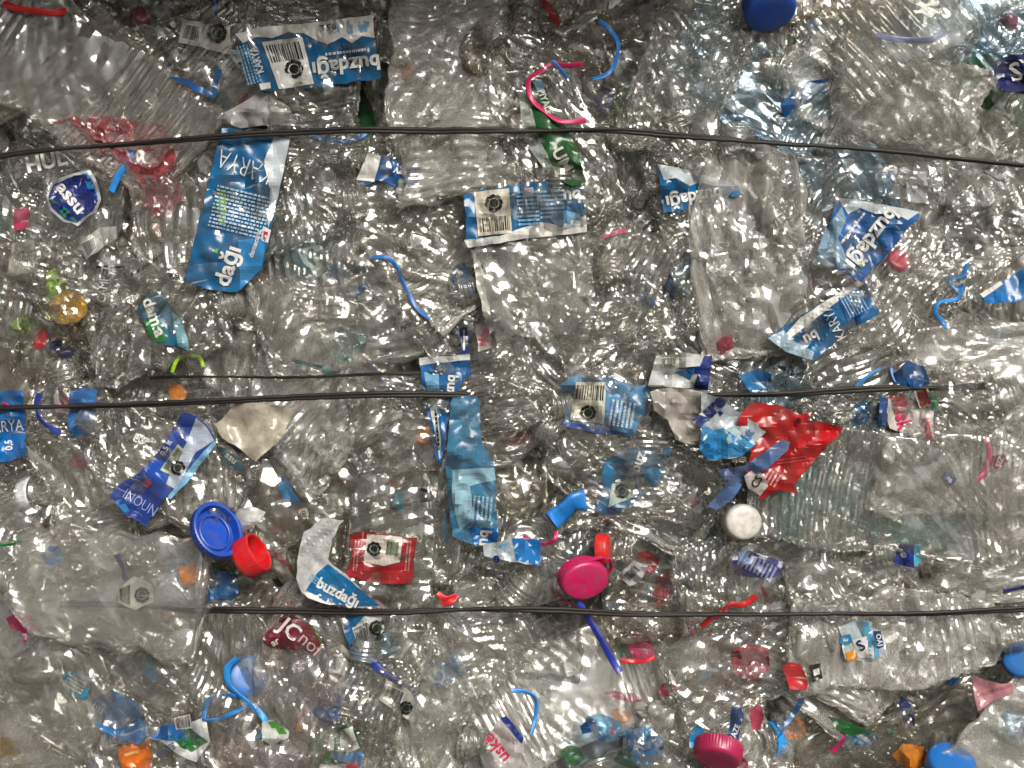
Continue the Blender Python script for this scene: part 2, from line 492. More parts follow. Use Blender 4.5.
def text_shape(s, bold=0.0):
    if (s, bold) in TXT: return TXT[(s, bold)]
    cu = bpy.data.curves.new('lettering', 'FONT')
    cu.body = s; cu.align_x = 'CENTER'; cu.align_y = 'CENTER'; cu.resolution_u = 2; cu.fill_mode = 'FRONT'; cu.offset = bold
    o = bpy.data.objects.new('lettering', cu); COL.objects.link(o)
    dg = bpy.context.evaluated_depsgraph_get(); dg.update()
    me = o.evaluated_get(dg).to_mesh()
    V = np.array([v.co[:2] for v in me.vertices]).reshape(-1, 2); F = [list(p.vertices) for p in me.polygons]
    o.evaluated_get(dg).to_mesh_clear()
    bpy.data.objects.remove(o); bpy.data.curves.remove(cu)
    TXT[(s, bold)] = (V, F)
    return V, F
def rot2(V, ang, px, py):
    c, s = math.cos(R(ang)), math.sin(R(ang))
    return np.stack([px + V[:, 0] * c - V[:, 1] * s, py - (V[:, 0] * s + V[:, 1] * c)], -1)
def quads(rects):
    V, F = [], []
    for r in rects:
        b = len(V); V += r; F.append([b + i for i in range(len(r))])
    return np.array(V, float), F
def lerp_quad(q, u, v):
    a, b, c, d = [np.array(p, float) for p in q]           # top-left, top-right, bottom-right, bottom-left
    return (a * (1 - u) + b * u) * (1 - v) + (d * (1 - u) + c * u) * v
INK = {'k': '#15171a', 'w': '#eceae4', 'b': '#005a9e', 'n': '#142c74', 'r': '#c01826', 'g': '#1c6b34', 'p': '#d02a5c', 'l': '#7fb4d8', 'o': '#e8801a', 'y': '#e0b030', 't': '#1d7f9a', 'c': '#cfcac0'}
def ink(c): return film_mat(INK.get(c, c), 1.0, .24, .4)
SEEDN = [100]
def decorate(parent, inv, dr, deco):
    def put(name, V, F, col, off):
        P = dr.world(V[:, 0], V[:, 1], off)
        P = np.c_[P, np.ones(len(P))] @ np.array(inv).T
        # keep faces towards the viewer
        return link(bpy.data.objects.new(name, mesh_from(name, P[:, :3], F, ink(col), False)), parent)
    for d in deco:
        if d[0] == 'P':
            SEEDN[0] += 1
            V, F = cut_poly(rough_edge(d[1], SEEDN[0], .5)); put(d[3] if len(d) > 3 else 'printed_patch', V, F, d[2], .0008)
        elif d[0] == 'T':
            _, s, px, py, size, ang, col = d[:7]
            wx = d[7] if len(d) > 7 else 1.0; bold = d[8] if len(d) > 8 else .02
            V, F = text_shape(s, bold)
            put('lettering', rot2(V * np.array([size * wx, size]) * .9, ang, px, py), F, col, .0015)
        elif d[0] == 'B':                                   # barcode panel: white quad, bars over the first part of it
            q = d[1]; part = d[2] if len(d) > 2 else .55; gcol = d[3] if len(d) > 3 else 'w'
            V, F = cut_poly(rough_edge(q, 3, .3)); pn = put('barcode_panel', V, F, gcol, .0011)
            g = random.Random(int(q[0][0])); rc = []; u = .06
            while u < .92:
                w = g.choice([.012, .02, .03, .042])
                for m in range(3):
                    v0, v1 = .08 + (part - .08) * m / 3, .08 + (part - .08) * (m + 1) / 3
                    rc.append([lerp_quad(q, u, v0), lerp_quad(q, u + w, v0), lerp_quad(q, u + w, v1), lerp_quad(q, u, v1)])
                u += w + g.choice([.018, .028, .04])
            V, F = quads(rc); put('barcode', V, F, 'k', .0015)
        elif d[0] == 'E':                                   # round recycling emblem with swirling blades
            _, px, py, r = d[:4]; rc = []
            for k in range(8):
                a = k * math.pi / 4
                P = lambda t, q: (px + r * q * math.cos(t), py + r * q * math.sin(t))
                rc.append([P(a, .62), P(a + .35, .98), P(a + .75, 1.02), P(a + 1.05, .9), P(a + .85, .66), P(a + .4, .58)])
            V, F = quads(rc); put('emblem', V, F, 'k', .0015)
            V, F = quads([[(px + r * .5 * math.cos(t), py + r * .5 * math.sin(t)) for t in np.linspace(0, 6.0, 14)]]); put('emblem_centre', V, F, '#0b2413', .0017)
        elif d[0] == 'L':                                   # rows of small print
            _, px, py, w, h, rows, ang, col = d
            g = random.Random(int(px * 7 + py)); rc = []
            for r_ in range(rows):
                yy = h / 2 - h * (r_ + .5) / rows; x = -w / 2; t = h / rows * .27
                while x < w / 2:
                    ww = g.uniform(.02, .09) * w; e = min(x + ww, w / 2)
                    rc.append([(x, yy - t), (e, yy - t), (e, yy + t), (x, yy + t)]); x = e + g.uniform(.012, .03) * w
            V, F = quads(rc); put('small_print', rot2(V, ang, px, py), F, col, .0015)

HEROES = []
def hero(label, poly, col, deco=(), k=None, ang=90, at=None, y=.006, alpha=1.0, mat=None, body=None, name=None, cat=None, group=None, part='label', amp=.12, wrapname=None, sc_=1.0, flip=0, rough=1.2):
    SEEDN[0] += 1; seed = SEEDN[0]
    if k is None and y <= .005: y -= .009
    cx, cy_ = np.array(poly, float).mean(0)
    mat = mat or film_mat(col, alpha)
    if k is not None:
        bx, by = at or (cx, cy_)
        mw = pose(bx, by, y, ang, flip, 0, 0, sc_)
        root = bottle(k, mw, body or CLEAR[0], name=name or 'crushed_bottle')
        pts = np.c_[PROTO[k]['G'], np.ones(len(PROTO[k]['G']))] @ np.array(mw).T
        dr = Drape(poly, y, pts[:, :3], seed, amp); inv = mw.inverted()
    else:
        mw = Matrix.Translation(W(cx, cy_, y)); inv = mw.inverted(); dr = Drape(poly, y, None, seed, amp * 1.4, 0)
    V, F = cut_poly(rough_edge(poly, seed, rough))
    P = dr.world(V[:, 0], V[:, 1]); P = np.c_[P, np.ones(len(P))] @ np.array(inv).T
    if k is not None:
        o = link(bpy.data.objects.new(part, mesh_from(part, P[:, :3], F, mat, True)), root); top = root
    else:
        o = bpy.data.objects.new(name or 'label_scrap', mesh_from(name or 'label_scrap', P[:, :3], F, mat, True)); o.matrix_world = mw; link(o); top = o
    decorate(o, inv, dr, deco)
    tag(top, label, cat or ('bottle' if k is not None else 'label'), group)
    HEROES.append((top, cx, cy_))
    return top

BZ = '#00669c'          # bright label blue
# ---- top band, above the first wire
hero('crushed bottle with wide blue and white label, barcode and red tab, above the top wire', [(235, 34), (262, 27), (310, 23), (372, 15), (381, 78), (330, 86), (262, 91)], BZ, [
    ('P', [(235, 34), (262, 27), (310, 23), (372, 15), (375, 38), (362, 36), (352, 43), (342, 37), (328, 44), (316, 40), (304, 33), (288, 32), (272, 38), (256, 37), (243, 43)], 'w', 'snow_band'),
    ('P', [(338, 21), (352, 19), (353, 33), (345, 36), (337, 32)], 'l'), ('P', [(356, 22), (369, 20), (370, 31), (360, 33)], 'l'),
    ('B', [(262, 42), (302, 37), (314, 84), (279, 89)], .45), ('E', 294, 69, 9.5), ('T', 'buzdağı', 346, 65, 24, 187, 'w', 1.0, .03), ('T', '0,5 L', 328, 27, 9, 187, 'n'),
    ('L', 249, 64, 40, 16, 5, 107, 'l'), ('T', 'KARYA', 257, 60, 12, 107, 'w', .8), ('L', 345, 52, 42, 5, 1, 187, 'w'), ('P', [(259, 84), (270, 82), (271, 88), (261, 90)], 'w'), ('P', [(262, 85), (268, 84), (268, 87), (263, 88)], 'r')], k=8, ang=97, at=(308, 70), y=.001, amp=.11)
hero('crushed bottle with small white barcode tag lying above the top wire', [(182, 19), (230, 27), (231, 55), (178, 42)], '#dcdad2', [('B', [(186, 23), (202, 26), (199, 44), (180, 39)], .9), ('E', 217, 33, 10)], k=2, ang=20, at=(170, 60), y=.012)
hero('blue film strip folded into a corner under clear plastic', [(168, 76), (190, 80), (212, 93), (214, 68), (222, 70), (214, 99), (200, 93)], '#1560a8', k=None, y=.004, name='film_strip', cat='film')
hero('dim dark blue film patch under clear plastic near the red ring', [(24, 22), (52, 28), (58, 48), (40, 52), (26, 40)], '#123a7c', y=.022, alpha=.7, name='film_scrap', cat='film')
hero('crushed red film sheet showing through clear plastic beside the oval emblem', [(50, 122), (96, 114), (165, 126), (174, 150), (182, 200), (158, 216), (134, 200), (120, 176), (96, 158)], '#9c1626', k=None, y=.004, mat=REDC, name='film_scrap', cat='film', amp=.11)
hero('crushed bottle with dark blue oval emblem label below the top wire', [(46, 196), (52, 182), (72, 174), (90, 170), (95, 178), (101, 200), (96, 212), (78, 226), (64, 222), (50, 210)], '#c8ccd0', [
    ('P', [(48, 196), (54, 184), (74, 176), (88, 173), (93, 181), (98, 200), (93, 210), (77, 223), (65, 219), (52, 208)], 'n', 'emblem_field'),
    ('P', [(82, 174), (88, 173), (94, 184), (98, 200), (90, 194)], '#2a86c8'), ('P', [(50, 198), (66, 208), (78, 223), (66, 219), (54, 208)], '#2a7a4a'), ('T', 'assu', 71, 198, 20, -50, 'w', 1.15, .03)], k=6, ang=70, at=(75, 215), y=.003)
hero('white lettering on clear film just below the top wire', [(24, 158), (66, 148), (68, 160), (40, 178), (26, 176)], '#8a8a86', [('T', 'HUL', 46, 162, 24, 12, 'w', 1, .03)], y=.003, alpha=.12, name='film_scrap', cat='film')
hero('crushed bottle with long blue label hanging below the top wire, white lettering', [(222, 128), (248, 131), (290, 138), (283, 175), (270, 235), (262, 268), (238, 292), (212, 290), (185, 282), (198, 225), (212, 170)], BZ, [
    ('P', [(274, 137), (290, 138), (284, 170), (276, 205), (268, 228), (270, 190), (264, 160)], '#cfd8de'),
    ('T', 'KARYA', 245, 166, 30, 160, 'w', .66, -.012), ('L', 240, 212, 56, 44, 12, 166, '#b8d4e8'), ('P', [(218, 190), (226, 190), (226, 224), (219, 224)], '#7aa030'),
    ('T', 'dağı', 228, 266, 26, 72, 'w', 1, .03), ('T', 'damacana', 255, 244, 8, 72, 'w'), ('P', [(211, 250), (219, 248), (217, 254)], '#5a9a30'), ('P', [(263, 226), (271, 230), (268, 243), (261, 240)], '#e9e2e0'), ('P', [(264, 231), (268, 232), (267, 239), (263, 238)], 'r'),
    ('P', [(238, 240), (266, 236), (262, 268), (240, 290)], '#2c84c4')], k=0, ang=8, at=(235, 215), y=-.001, amp=.07)
hero('white torn paper label pinned beneath the top wire', [(216, 118), (262, 92), (290, 108), (300, 126), (276, 124), (240, 128)], '#cfcdc8', y=.006, name='paper_scrap', cat='paper')
hero('crushed bottle with narrow blue label showing two white letters, under the top wire', [(368, 152), (420, 166), (418, 186), (400, 188), (376, 180), (362, 188), (356, 178)], '#1560a8', [('P', [(356, 180), (368, 152), (381, 156), (374, 182)], 'w'), ('T', 'ıgv', 400, 172, 14, 165, 'w'), ('P', [(396, 182), (404, 180), (400, 186)], '#5a9a30')], k=2, ang=75, at=(392, 205), y=.012, alpha=.85)
# ---- upper middle
hero('crushed bottle with green label and white lettering crossing the top wire', [(520, 86), (541, 78), (560, 120), (578, 150), (587, 182), (572, 186), (545, 170), (524, 140)], '#14602c', [
    ('P', [(518, 92), (526, 90), (540, 140), (556, 172), (545, 170), (524, 142)], '#b8c0b8'), ('T', 'PIYALE', 545, 102, 11, -68, 'w', .9), ('T', 'UM', 562, 160, 19, -62, 'w', 1, .03), ('P', [(533, 82), (541, 79), (545, 88), (537, 91)], '#7fa8b8')], k=3, ang=115, at=(548, 140), y=-.001)
hero('crushed bottle with blue label and pale barcode square beneath the green label', [(464, 194), (515, 184), (582, 178), (587, 232), (530, 238), (468, 248)], BZ, [
    ('P', [(464, 240), (500, 236), (540, 222), (560, 226), (586, 215), (587, 232), (530, 238), (468, 248)], 'w', 'snow_band'), ('P', [(548, 216), (566, 210), (580, 214), (583, 226), (560, 230)], '#7fb4d8'),
    ('B', [(512, 233), (478, 236), (474, 192), (509, 188)], .4, '#cfc8b4'), ('E', 494, 203, 9), ('T', 'bu', 572, 196, 20, 183, 'w', 1, .03), ('L', 528, 208, 22, 36, 9, 183, '#8cc0e4'), ('L', 552, 204, 24, 30, 7, 183, '#8cc0e4'),
    ('P', [(524, 188), (533, 187), (534, 195), (525, 196)], '#d8c8cc')], k=1, ang=93, at=(528, 235), y=.001, amp=.11)
hero('crushed bottle with jagged blue label, white lettering upside down below the top wire', [(657, 164), (680, 172), (705, 178), (738, 186), (742, 194), (720, 200), (700, 206), (664, 213)], BZ, [
    ('P', [(657, 164), (690, 170), (738, 186), (715, 186), (700, 182), (690, 186), (676, 178), (664, 180)], '#c8d2d6', 'snow_band'), ('T', 'buzdağı', 694, 197, 20, 190, 'w', 1, .03), ('P', [(665, 200), (671, 199), (669, 205)], '#7aa030')], k=7, ang=105, at=(700, 225), y=.006)
hero('crushed bottle with steep blue label whose white lettering climbs the slope', [(838, 198), (858, 204), (890, 206), (920, 214), (900, 240), (862, 281), (836, 270), (812, 264), (826, 230)], '#0c5fa6', [
    ('P', [(838, 198), (870, 202), (920, 212), (908, 220), (892, 212), (876, 214), (860, 208), (848, 214)], '#c8d2d6', 'snow_band'), ('P', [(826, 228), (842, 206), (846, 220), (838, 238), (852, 268), (836, 270), (812, 264)], '#7d9cb2'),
    ('T', 'buzdağı', 872, 238, 25, 232, 'w', 1, .03), ('L', 853, 228, 38, 4, 1, 232, 'w'), ('P', [(856, 264), (866, 260), (862, 268)], '#5a9a30')], k=4, ang=140, at=(860, 250), y=.002, sc_=.85)
hero('crushed bottle with blue label edged in white, lettering and panel of small print', [(768, 338), (800, 316), (858, 280), (866, 284), (880, 314), (848, 330), (816, 360), (790, 352)], BZ, [
    ('P', [(784, 336), (800, 318), (858, 280), (864, 284), (840, 300), (812, 322), (790, 338)], 'w', 'snow_band'), ('P', [(768, 338), (784, 330), (792, 340), (814, 352), (812, 360), (786, 352)], '#9cb4c2'),
    ('T', 'KARYA', 834, 322, 17, 118, 'w', .8, 0), ('T', 'bu', 811, 337, 17, 208, 'w', 1, .03), ('P', [(838, 298), (860, 286), (870, 312), (848, 322)], '#0a4f90'), ('L', 854, 303, 24, 22, 7, 118, '#8cc0e4')], k=0, ang=120, at=(826, 318), y=.001)
hero('bright blue label fragment folded over clear film at the wall of the bale', [(977, 296), (1000, 282), (1024, 268), (1030, 300), (1008, 302), (988, 304)], '#0f78c4', [('P', [(977, 296), (1000, 281), (1003, 284), (981, 299)], 'w')], y=.0)
hero('dark navy label with white initial beside the large clear bottle', [(992, 62), (1010, 55), (1030, 52), (1030, 94), (1004, 92), (994, 80)], '#0d1c58', [('T', 'S', 1016, 73, 30, 15, 'w', 1, .02)], y=.014)
hero('blue bent film piece tucked between clear bottles below the blue cap', [(780, 105), (800, 84), (815, 80), (842, 78), (838, 90), (815, 92), (806, 104), (792, 118), (784, 116)], '#0f5a9c', y=.008, name='film_strip', cat='film')
# ---- left, between the wires
hero('white paper tag with emblem and black bar near the orange fragment', [(12, 244), (34, 240), (36, 272), (8, 276)], '#d2cec8', [('E', 24, 258, 7.5), ('P', [(28, 273), (41, 272), (41, 277), (29, 278)], 'k')], y=.006, name='paper_tag', cat='tag')
hero('small pink label square beside the oval emblem bottle', [(14, 209), (29, 207), (30, 229), (14, 230)], '#b83a5c', y=.012, alpha=.85)
hero('white sticker with barcode lines below the oval emblem', [(78, 242), (100, 227), (116, 226), (117, 238), (86, 260)], '#cfccc6', [('B', [(80, 243), (94, 236), (97, 249), (88, 258)], .9)], y=.004, name='sticker', cat='sticker')
hero('crushed bottle with clear label of black outlined lettering', [(90, 262), (95, 250), (125, 250), (168, 250), (150, 280), (140, 302), (110, 306), (88, 298)], '#a8a6a2', [
    ('T', 'CAMPET', 104, 284, 14, 82, '#d8d6d2', .8, 0), ('P', [(96, 266), (124, 266), (124, 268), (96, 268)], 'k'), ('P', [(130, 274), (166, 250), (167, 253), (132, 276)], 'k'), ('P', [(88, 297), (100, 304), (127, 307), (127, 309), (99, 307), (87, 300)], 'k'), ('T', 'ke', 174, 275, 13, 10, 'k')], k=7, ang=170, at=(130, 290), y=.002, alpha=.25)
hero('orange translucent film fragment beside the lime green patch', [(50, 300), (66, 290), (84, 294), (88, 312), (78, 322), (58, 324), (48, 314)], '#e09018', y=.001, mat=AMBERC, name='film_scrap', cat='film', amp=.12)
hero('lime green film fragment above the orange one', [(46, 272), (54, 268), (62, 280), (68, 284), (60, 296), (46, 298)], '#5c9a20', y=.001, mat=LIMEC, name='film_scrap', cat='film', amp=.12)
hero('dull green film fragment beneath the orange one', [(12, 322), (24, 314), (36, 320), (30, 332), (12, 336)], '#5c9a20', y=.001, mat=LIMEC, name='film_scrap', cat='film', amp=.12)
hero('crumpled navy foil knot under clear film', [(48, 344), (62, 338), (76, 350), (70, 360), (58, 354)], '#16244e', y=.008, name='film_scrap', cat='film', amp=.14)
hero('crushed bottle with teal label, white lettering and green band', [(136, 312), (150, 292), (164, 296), (180, 318), (188, 340), (190, 352), (172, 346), (156, 342), (146, 326)], '#1b6f92', [
    ('P', [(144, 320), (158, 318), (164, 330), (166, 342), (156, 342), (148, 334)], '#1f7a3a'), ('P', [(172, 312), (180, 318), (188, 340), (190, 352), (178, 346)], '#7fb0bc'), ('T', 'damla', 154, 317, 19, -70, 'w', 1, .03)], k=5, ang=15, at=(150, 325), y=.004)
hero('blue label with thin white lettering caught under the middle wire beside a pink tab', [(-6, 392), (22, 391), (26, 420), (25, 455), (10, 462), (-6, 460)], '#0c6cb8', [('T', 'KARYA', 4, 427, 18, 5, 'w', .75, 0), ('T', '0,5', 9, 445, 12, 95, 'w', .8)], y=.002)
hero('bright blue crumpled film ball hanging on the middle wire', [(70, 392), (84, 388), (97, 390), (95, 420), (90, 437), (74, 436), (68, 426)], '#1268b2', y=.005, alpha=.9, name='film_scrap', cat='film', amp=.12)
hero('crushed bottle with slanting dark blue label, barcode and emblem below the middle wire', [(184, 412), (196, 416), (206, 424), (215, 440), (190, 470), (170, 492), (150, 518), (145, 527), (122, 512), (109, 496), (122, 482), (140, 472), (160, 450), (172, 430)], '#1a4cae', [
    ('P', [(196, 418), (206, 426), (214, 440), (196, 452), (176, 490), (166, 484), (172, 466), (186, 444)], '#b9c4d4'), ('B', [(178, 444), (184, 450), (172, 476), (160, 470)], .9, '#b8c0a8'), ('E', 178, 468, 7.5),
    ('T', '0.5 lt', 166, 448, 9, 62, 'w'), ('P', [(112, 497), (122, 484), (138, 482), (162, 500), (146, 524), (124, 510)], '#17388c'), ('T', 'INOUN', 140, 503, 17, -32, '#a8b4dc', .75, -.01), ('P', [(114, 502), (122, 498), (130, 512), (124, 512)], '#2f86c8'), ('P', [(142, 482), (150, 478), (152, 484), (145, 489)], '#a85068'), ('P', [(214, 440), (216, 444), (186, 484), (170, 500), (168, 496), (188, 470)], 'l')], k=11, ang=150, at=(170, 470), y=.0, amp=.07)
hero('cream paper label crumpled beneath the middle wire', [(216, 424), (236, 402), (262, 404), (294, 408), (284, 436), (256, 462), (236, 446), (222, 438)], '#c2b9a6', y=.0, name='paper_label', cat='label', amp=.08)
hero('small teal label corner with white lettering under the cream paper', [(216, 446), (226, 448), (246, 468), (240, 472), (222, 460)], '#1f6c84', [('T', 'asu', 231, 458, 11, -40, 'w')], y=.004)
hero('crushed bottle with faded blue letter under clear film beside the slanting label', [(138, 438), (150, 434), (168, 444), (164, 452), (148, 452)], '#2a3a66', [('T', 'e', 153, 444, 14, 10, '#b8bcc4')], k=8, ang=100, at=(90, 480), y=.014, alpha=.7)
# ---- middle
hero('crushed bottle with tall pale blue label crossing the middle wire', [(419, 358), (470, 354), (471, 372), (450, 400), (446, 440), (440, 470), (432, 440), (424, 400)], '#0c66aa', [
    ('P', [(419, 358), (470, 354), (470, 360), (420, 365)], 'w'), ('T', 'buz', 452, 385, 16, 265, 'w', 1, .03), ('P', [(430, 408), (436, 406), (441, 440), (440, 462), (436, 440)], '#c8cfc8'), ('L', 437, 428, 44, 4, 1, 275, 'k'), ('P', [(424, 372), (438, 370), (440, 392), (428, 396)], '#6fa8cc')], k=3, ang=5, at=(440, 420), y=.008)
hero('long pale blue translucent label running down over clear plastic', [(452, 398), (478, 396), (482, 440), (496, 470), (498, 548), (470, 544), (452, 536), (446, 470)], '#3a86b0', [
    ('P', [(452, 470), (494, 468), (496, 480), (470, 486), (474, 520), (460, 530), (452, 500)], '#8fb8c8'), ('P', [(470, 528), (498, 528), (498, 548), (474, 544)], '#0c6cb8'), ('T', 'bu', 485, 538, 18, 265, 'w', 1, .03), ('L', 478, 508, 24, 30, 7, 265, '#9cc0d4')], y=.002, alpha=.75, name='label_scrap')
hero('white label corner printed with blue letters at the foot of the long pale label', [(483, 545), (512, 538), (541, 540), (540, 566), (512, 562), (484, 556)], '#d8e2e6', [('P', [(512, 538), (541, 540), (540, 566), (516, 560)], '#0f74c0'), ('T', 'e', 496, 558, 15, 5, 'n', 1, .04), ('P', [(498, 545), (508, 543), (506, 552)], 'l')], y=-.001)
hero('navy strip with fine print standing over the tall pale label', [(459, 328), (467, 327), (469, 352), (461, 354)], '#1a2a78', [('L', 464, 340, 20, 3, 1, 90, 'w')], y=.004, name='label_strip')
hero('small white label with pink lettering beside the navy strip', [(476, 324), (488, 322), (492, 348), (478, 352)], '#c8c4be', [('T', 'ske', 484, 337, 15, 80, 'p', 1, .03)], y=.006)
hero('torn white strip running down from the pale barcode square', [(472, 250), (480, 252), (486, 290), (494, 330), (490, 334), (482, 310), (476, 280)], '#d6d4cc', y=.004, name='film_strip', cat='film')
hero('blue crumpled film under clear plastic in the middle of the bale', [(328, 268), (345, 262), (366, 266), (368, 284), (356, 298), (334, 294)], '#1f66ae', y=.007, mat=BLUEC, name='film_scrap', cat='film', amp=.14)
hero('crushed bottle with blue corner of label behind clear film beside the torn strip', [(450, 268), (464, 262), (476, 290), (474, 308), (456, 300)], '#1a70b4', k=5, ang=95, at=(440, 270), y=.014, alpha=.8)
hero('faint blue triangular label seen through clear film below the barcode square', [(536, 282), (556, 290), (584, 322), (586, 332), (560, 318), (534, 322)], '#2a72a4', y=.012, alpha=.7)
hero('dark teal film smear under clear plastic above the middle wire', [(312, 342), (330, 330), (368, 334), (364, 352), (340, 362), (322, 366)], '#1d6a66', y=.012, mat=TEALC, name='film_scrap', cat='film', amp=.14)
hero('crushed bottle with white barcode panel and pale blue label behind clear film', [(560, 384), (572, 376), (612, 378), (652, 388), (646, 412), (634, 436), (600, 434), (566, 424)], '#5a92c0', [
    ('B', [(576, 382), (606, 382), (604, 424), (570, 420)], .45, '#cfccb8'), ('E', 588, 413, 8), ('L', 622, 414, 26, 26, 6, 80, '#c8dcea'), ('P', [(560, 420), (600, 428), (632, 434), (600, 434), (562, 426)], '#3a4a86')], k=4, ang=95, at=(620, 410), y=.004, alpha=.9)
hero('white and dark blue label with barcode folded above the red film', [(656, 356), (684, 352), (712, 356), (708, 392), (684, 388), (648, 386)], '#d2d4d2', [('B', [(662, 358), (678, 356), (677, 366), (661, 367)], .95, '#b8bca8'), ('P', [(676, 368), (700, 366), (704, 356), (712, 356), (708, 390), (694, 388), (698, 374)], 'n'), ('P', [(674, 372), (696, 368), (690, 380)], '#1f74b8')], y=.002)
hero('crinkled silvery film sheet beside the pale blue label with dark letters', [(650, 392), (676, 386), (704, 392), (702, 420), (698, 446), (676, 440), (668, 420), (654, 410)], '#b6b0a6', y=-.001, name='film_sheet', cat='film', amp=.13)
hero('stiff pale label with dark blue letters and blue watery print in front of red film', [(702, 391), (720, 398), (766, 432), (742, 456), (724, 459), (708, 460), (700, 450)], '#c9d3d8', [
    ('P', [(702, 424), (714, 430), (724, 428), (740, 440), (752, 438), (756, 444), (742, 456), (708, 460), (700, 450)], '#2f86bc'), ('P', [(701, 440), (712, 446), (728, 456), (708, 460), (700, 450)], '#0f5c9c'),
    ('T', 'elma', 711, 413, 22, 222, 'n', 1, .05), ('T', 'Light', 744, 440, 15, 55, '#4a94c0', .9), ('P', [(724, 430), (736, 424), (738, 440), (728, 444)], '#a8c4d0')], y=-.012, amp=.08)
hero('torn bright red film bag sticking out below the middle wire', [(752, 403), (778, 404), (800, 414), (812, 412), (808, 420), (844, 427), (838, 436), (816, 458), (793, 486), (798, 494), (780, 490), (762, 500), (752, 488), (746, 470), (752, 452), (742, 440), (738, 420)], '#b8101a', [
    ('P', [(748, 488), (744, 476), (752, 470), (764, 474), (768, 486), (760, 496)], '#d8d0cc'), ('T', 'CS', 757, 482, 12, 60, 'k'), ('L', 792, 460, 30, 6, 2, 8, '#d85058'), ('T', 'o', 798, 420, 10, 60, '#5c0810', 1, .05), ('L', 772, 478, 14, 16, 4, 60, '#d8a0a0')], y=-.008, name='film_bag', cat='bag', amp=.10)
hero('dusty blue plastic band bent across the red film', [(718, 470), (744, 466), (764, 452), (782, 440), (790, 442), (788, 450), (766, 470), (748, 476), (732, 500), (716, 510), (708, 506), (726, 484)], '#4f6d9c', y=-.016, name='plastic_band', cat='band', rough=.4)
hero('pinkish red lettering film showing through the clear sheet near the white cap', [(672, 478), (690, 468), (708, 474), (704, 500), (690, 512), (676, 506)], '#a83048', y=.012, alpha=.6, name='film_scrap', cat='film', amp=.12)
hero('crushed bottle with faded blue label, small emblem and white letters behind clear film', [(604, 462), (622, 450), (650, 444), (672, 450), (664, 478), (640, 500), (612, 516), (596, 512)], '#2a78a8', [
    ('P', [(612, 484), (634, 478), (636, 496), (608, 508)], '#b4c2b8'), ('E', 622, 491, 7.5), ('T', 'buz', 638, 462, 16, 70, 'w', 1, .03)], k=1, ang=150, at=(640, 480), y=.005, alpha=.75)
hero('dark oval emblem label under clear film beside a red smear', [(390, 508), (394, 492), (406, 486), (430, 490), (442, 504), (444, 518), (420, 518), (404, 514)], '#151a38', [('P', [(392, 506), (396, 493), (404, 489), (403, 512)], '#2a8098'), ('T', 'assu', 422, 505, 15, 5, '#c8c8c8', .9, .05)], y=.006)
hero('dim red film smear under clear plastic above the dark oval emblem', [(386, 474), (400, 470), (414, 476), (404, 486), (390, 490)], '#961a34', y=.01, alpha=.7, name='film_scrap', cat='film')
hero('dark purple film knot under clear plastic near the blue folded collar', [(574, 470), (586, 464), (596, 472), (594, 486), (580, 488)], '#2a2036', y=.008, alpha=.85, name='film_scrap', cat='film', amp=.12)
# ---- lower left
hero('crushed bottle with red and white label, barcode and emblem above the lower wire', [(350, 534), (368, 531), (394, 536), (418, 538), (414, 560), (412, 582), (380, 584), (346, 576), (352, 556)], '#a81c26', [
    ('P', [(367, 534), (402, 537), (400, 562), (384, 566), (364, 562)], '#cfc6ba'), ('E', 374, 549, 7.5), ('B', [(387, 540), (400, 541), (398, 557), (385, 555)], .95, '#b8c4a8'), ('L', 356, 556, 30, 6, 2, 85, '#d88080'), ('L', 408, 556, 30, 6, 2, 85, '#d88080')], k=2, ang=85, at=(385, 560), y=.004)
hero('white crumpled wrapper ending in blue label that hangs over the lower wire', [(298, 556), (304, 532), (322, 518), (344, 520), (332, 538), (328, 560), (352, 580), (380, 606), (360, 608), (330, 604), (302, 594), (296, 578)], '#d4d4d4', [
    ('P', [(318, 572), (328, 564), (352, 582), (380, 606), (350, 607), (326, 602), (306, 590)], BZ), ('T', 'buzdağı', 338, 593, 17, -28, 'w', .95, .03), ('L', 318, 582, 20, 8, 3, -35, '#8cc0e4'), ('P', [(302, 592), (320, 594), (342, 604), (330, 605), (308, 598)], 'w')], k=None, y=-.010, name='wrapper', cat='wrapper', amp=.06)
hero('blue and white label point with barcode hanging below the lower wire', [(338, 614), (384, 614), (378, 634), (368, 650), (362, 662), (352, 654), (344, 632)], '#d6d8d8', [('P', [(346, 614), (366, 614), (356, 626), (358, 646), (366, 650), (362, 662), (352, 654), (344, 630)], BZ), ('B', [(352, 628), (368, 620), (370, 640), (360, 652)], .9), ('E', 377, 628, 8)], y=-.001)
hero('crushed bottle with maroon label and white lettering below the lower wire', [(262, 640), (276, 622), (294, 616), (312, 626), (322, 640), (318, 652), (296, 650), (272, 648)], '#74142c', [('T', 'JC', 290, 630, 25, -40, 'w', 1, .02), ('T', 'nol', 310, 644, 22, -42, '#d0a8b0', 1, .0), ('T', 'ar', 275, 642, 11, 30, 'w'), ('P', [(306, 621), (313, 626), (322, 640), (321, 646), (316, 634)], '#4a6a20')], k=4, ang=160, at=(290, 690), y=-.004)
hero('white sticker with barcode beside the maroon label', [(330, 650), (342, 644), (350, 652), (344, 676), (328, 672)], '#c8c8c2', [('B', [(334, 654), (346, 656), (340, 674), (329, 670)], .9)], y=.002, name='sticker', cat='sticker')
hero('white sticker with barcode and emblem under the blue strap', [(386, 680), (412, 692), (416, 704), (408, 720), (380, 700)], '#c6c4ba', [('B', [(388, 684), (406, 692), (400, 708), (382, 698)], .85), ('E', 406, 708, 7)], y=.0, name='sticker', cat='sticker')
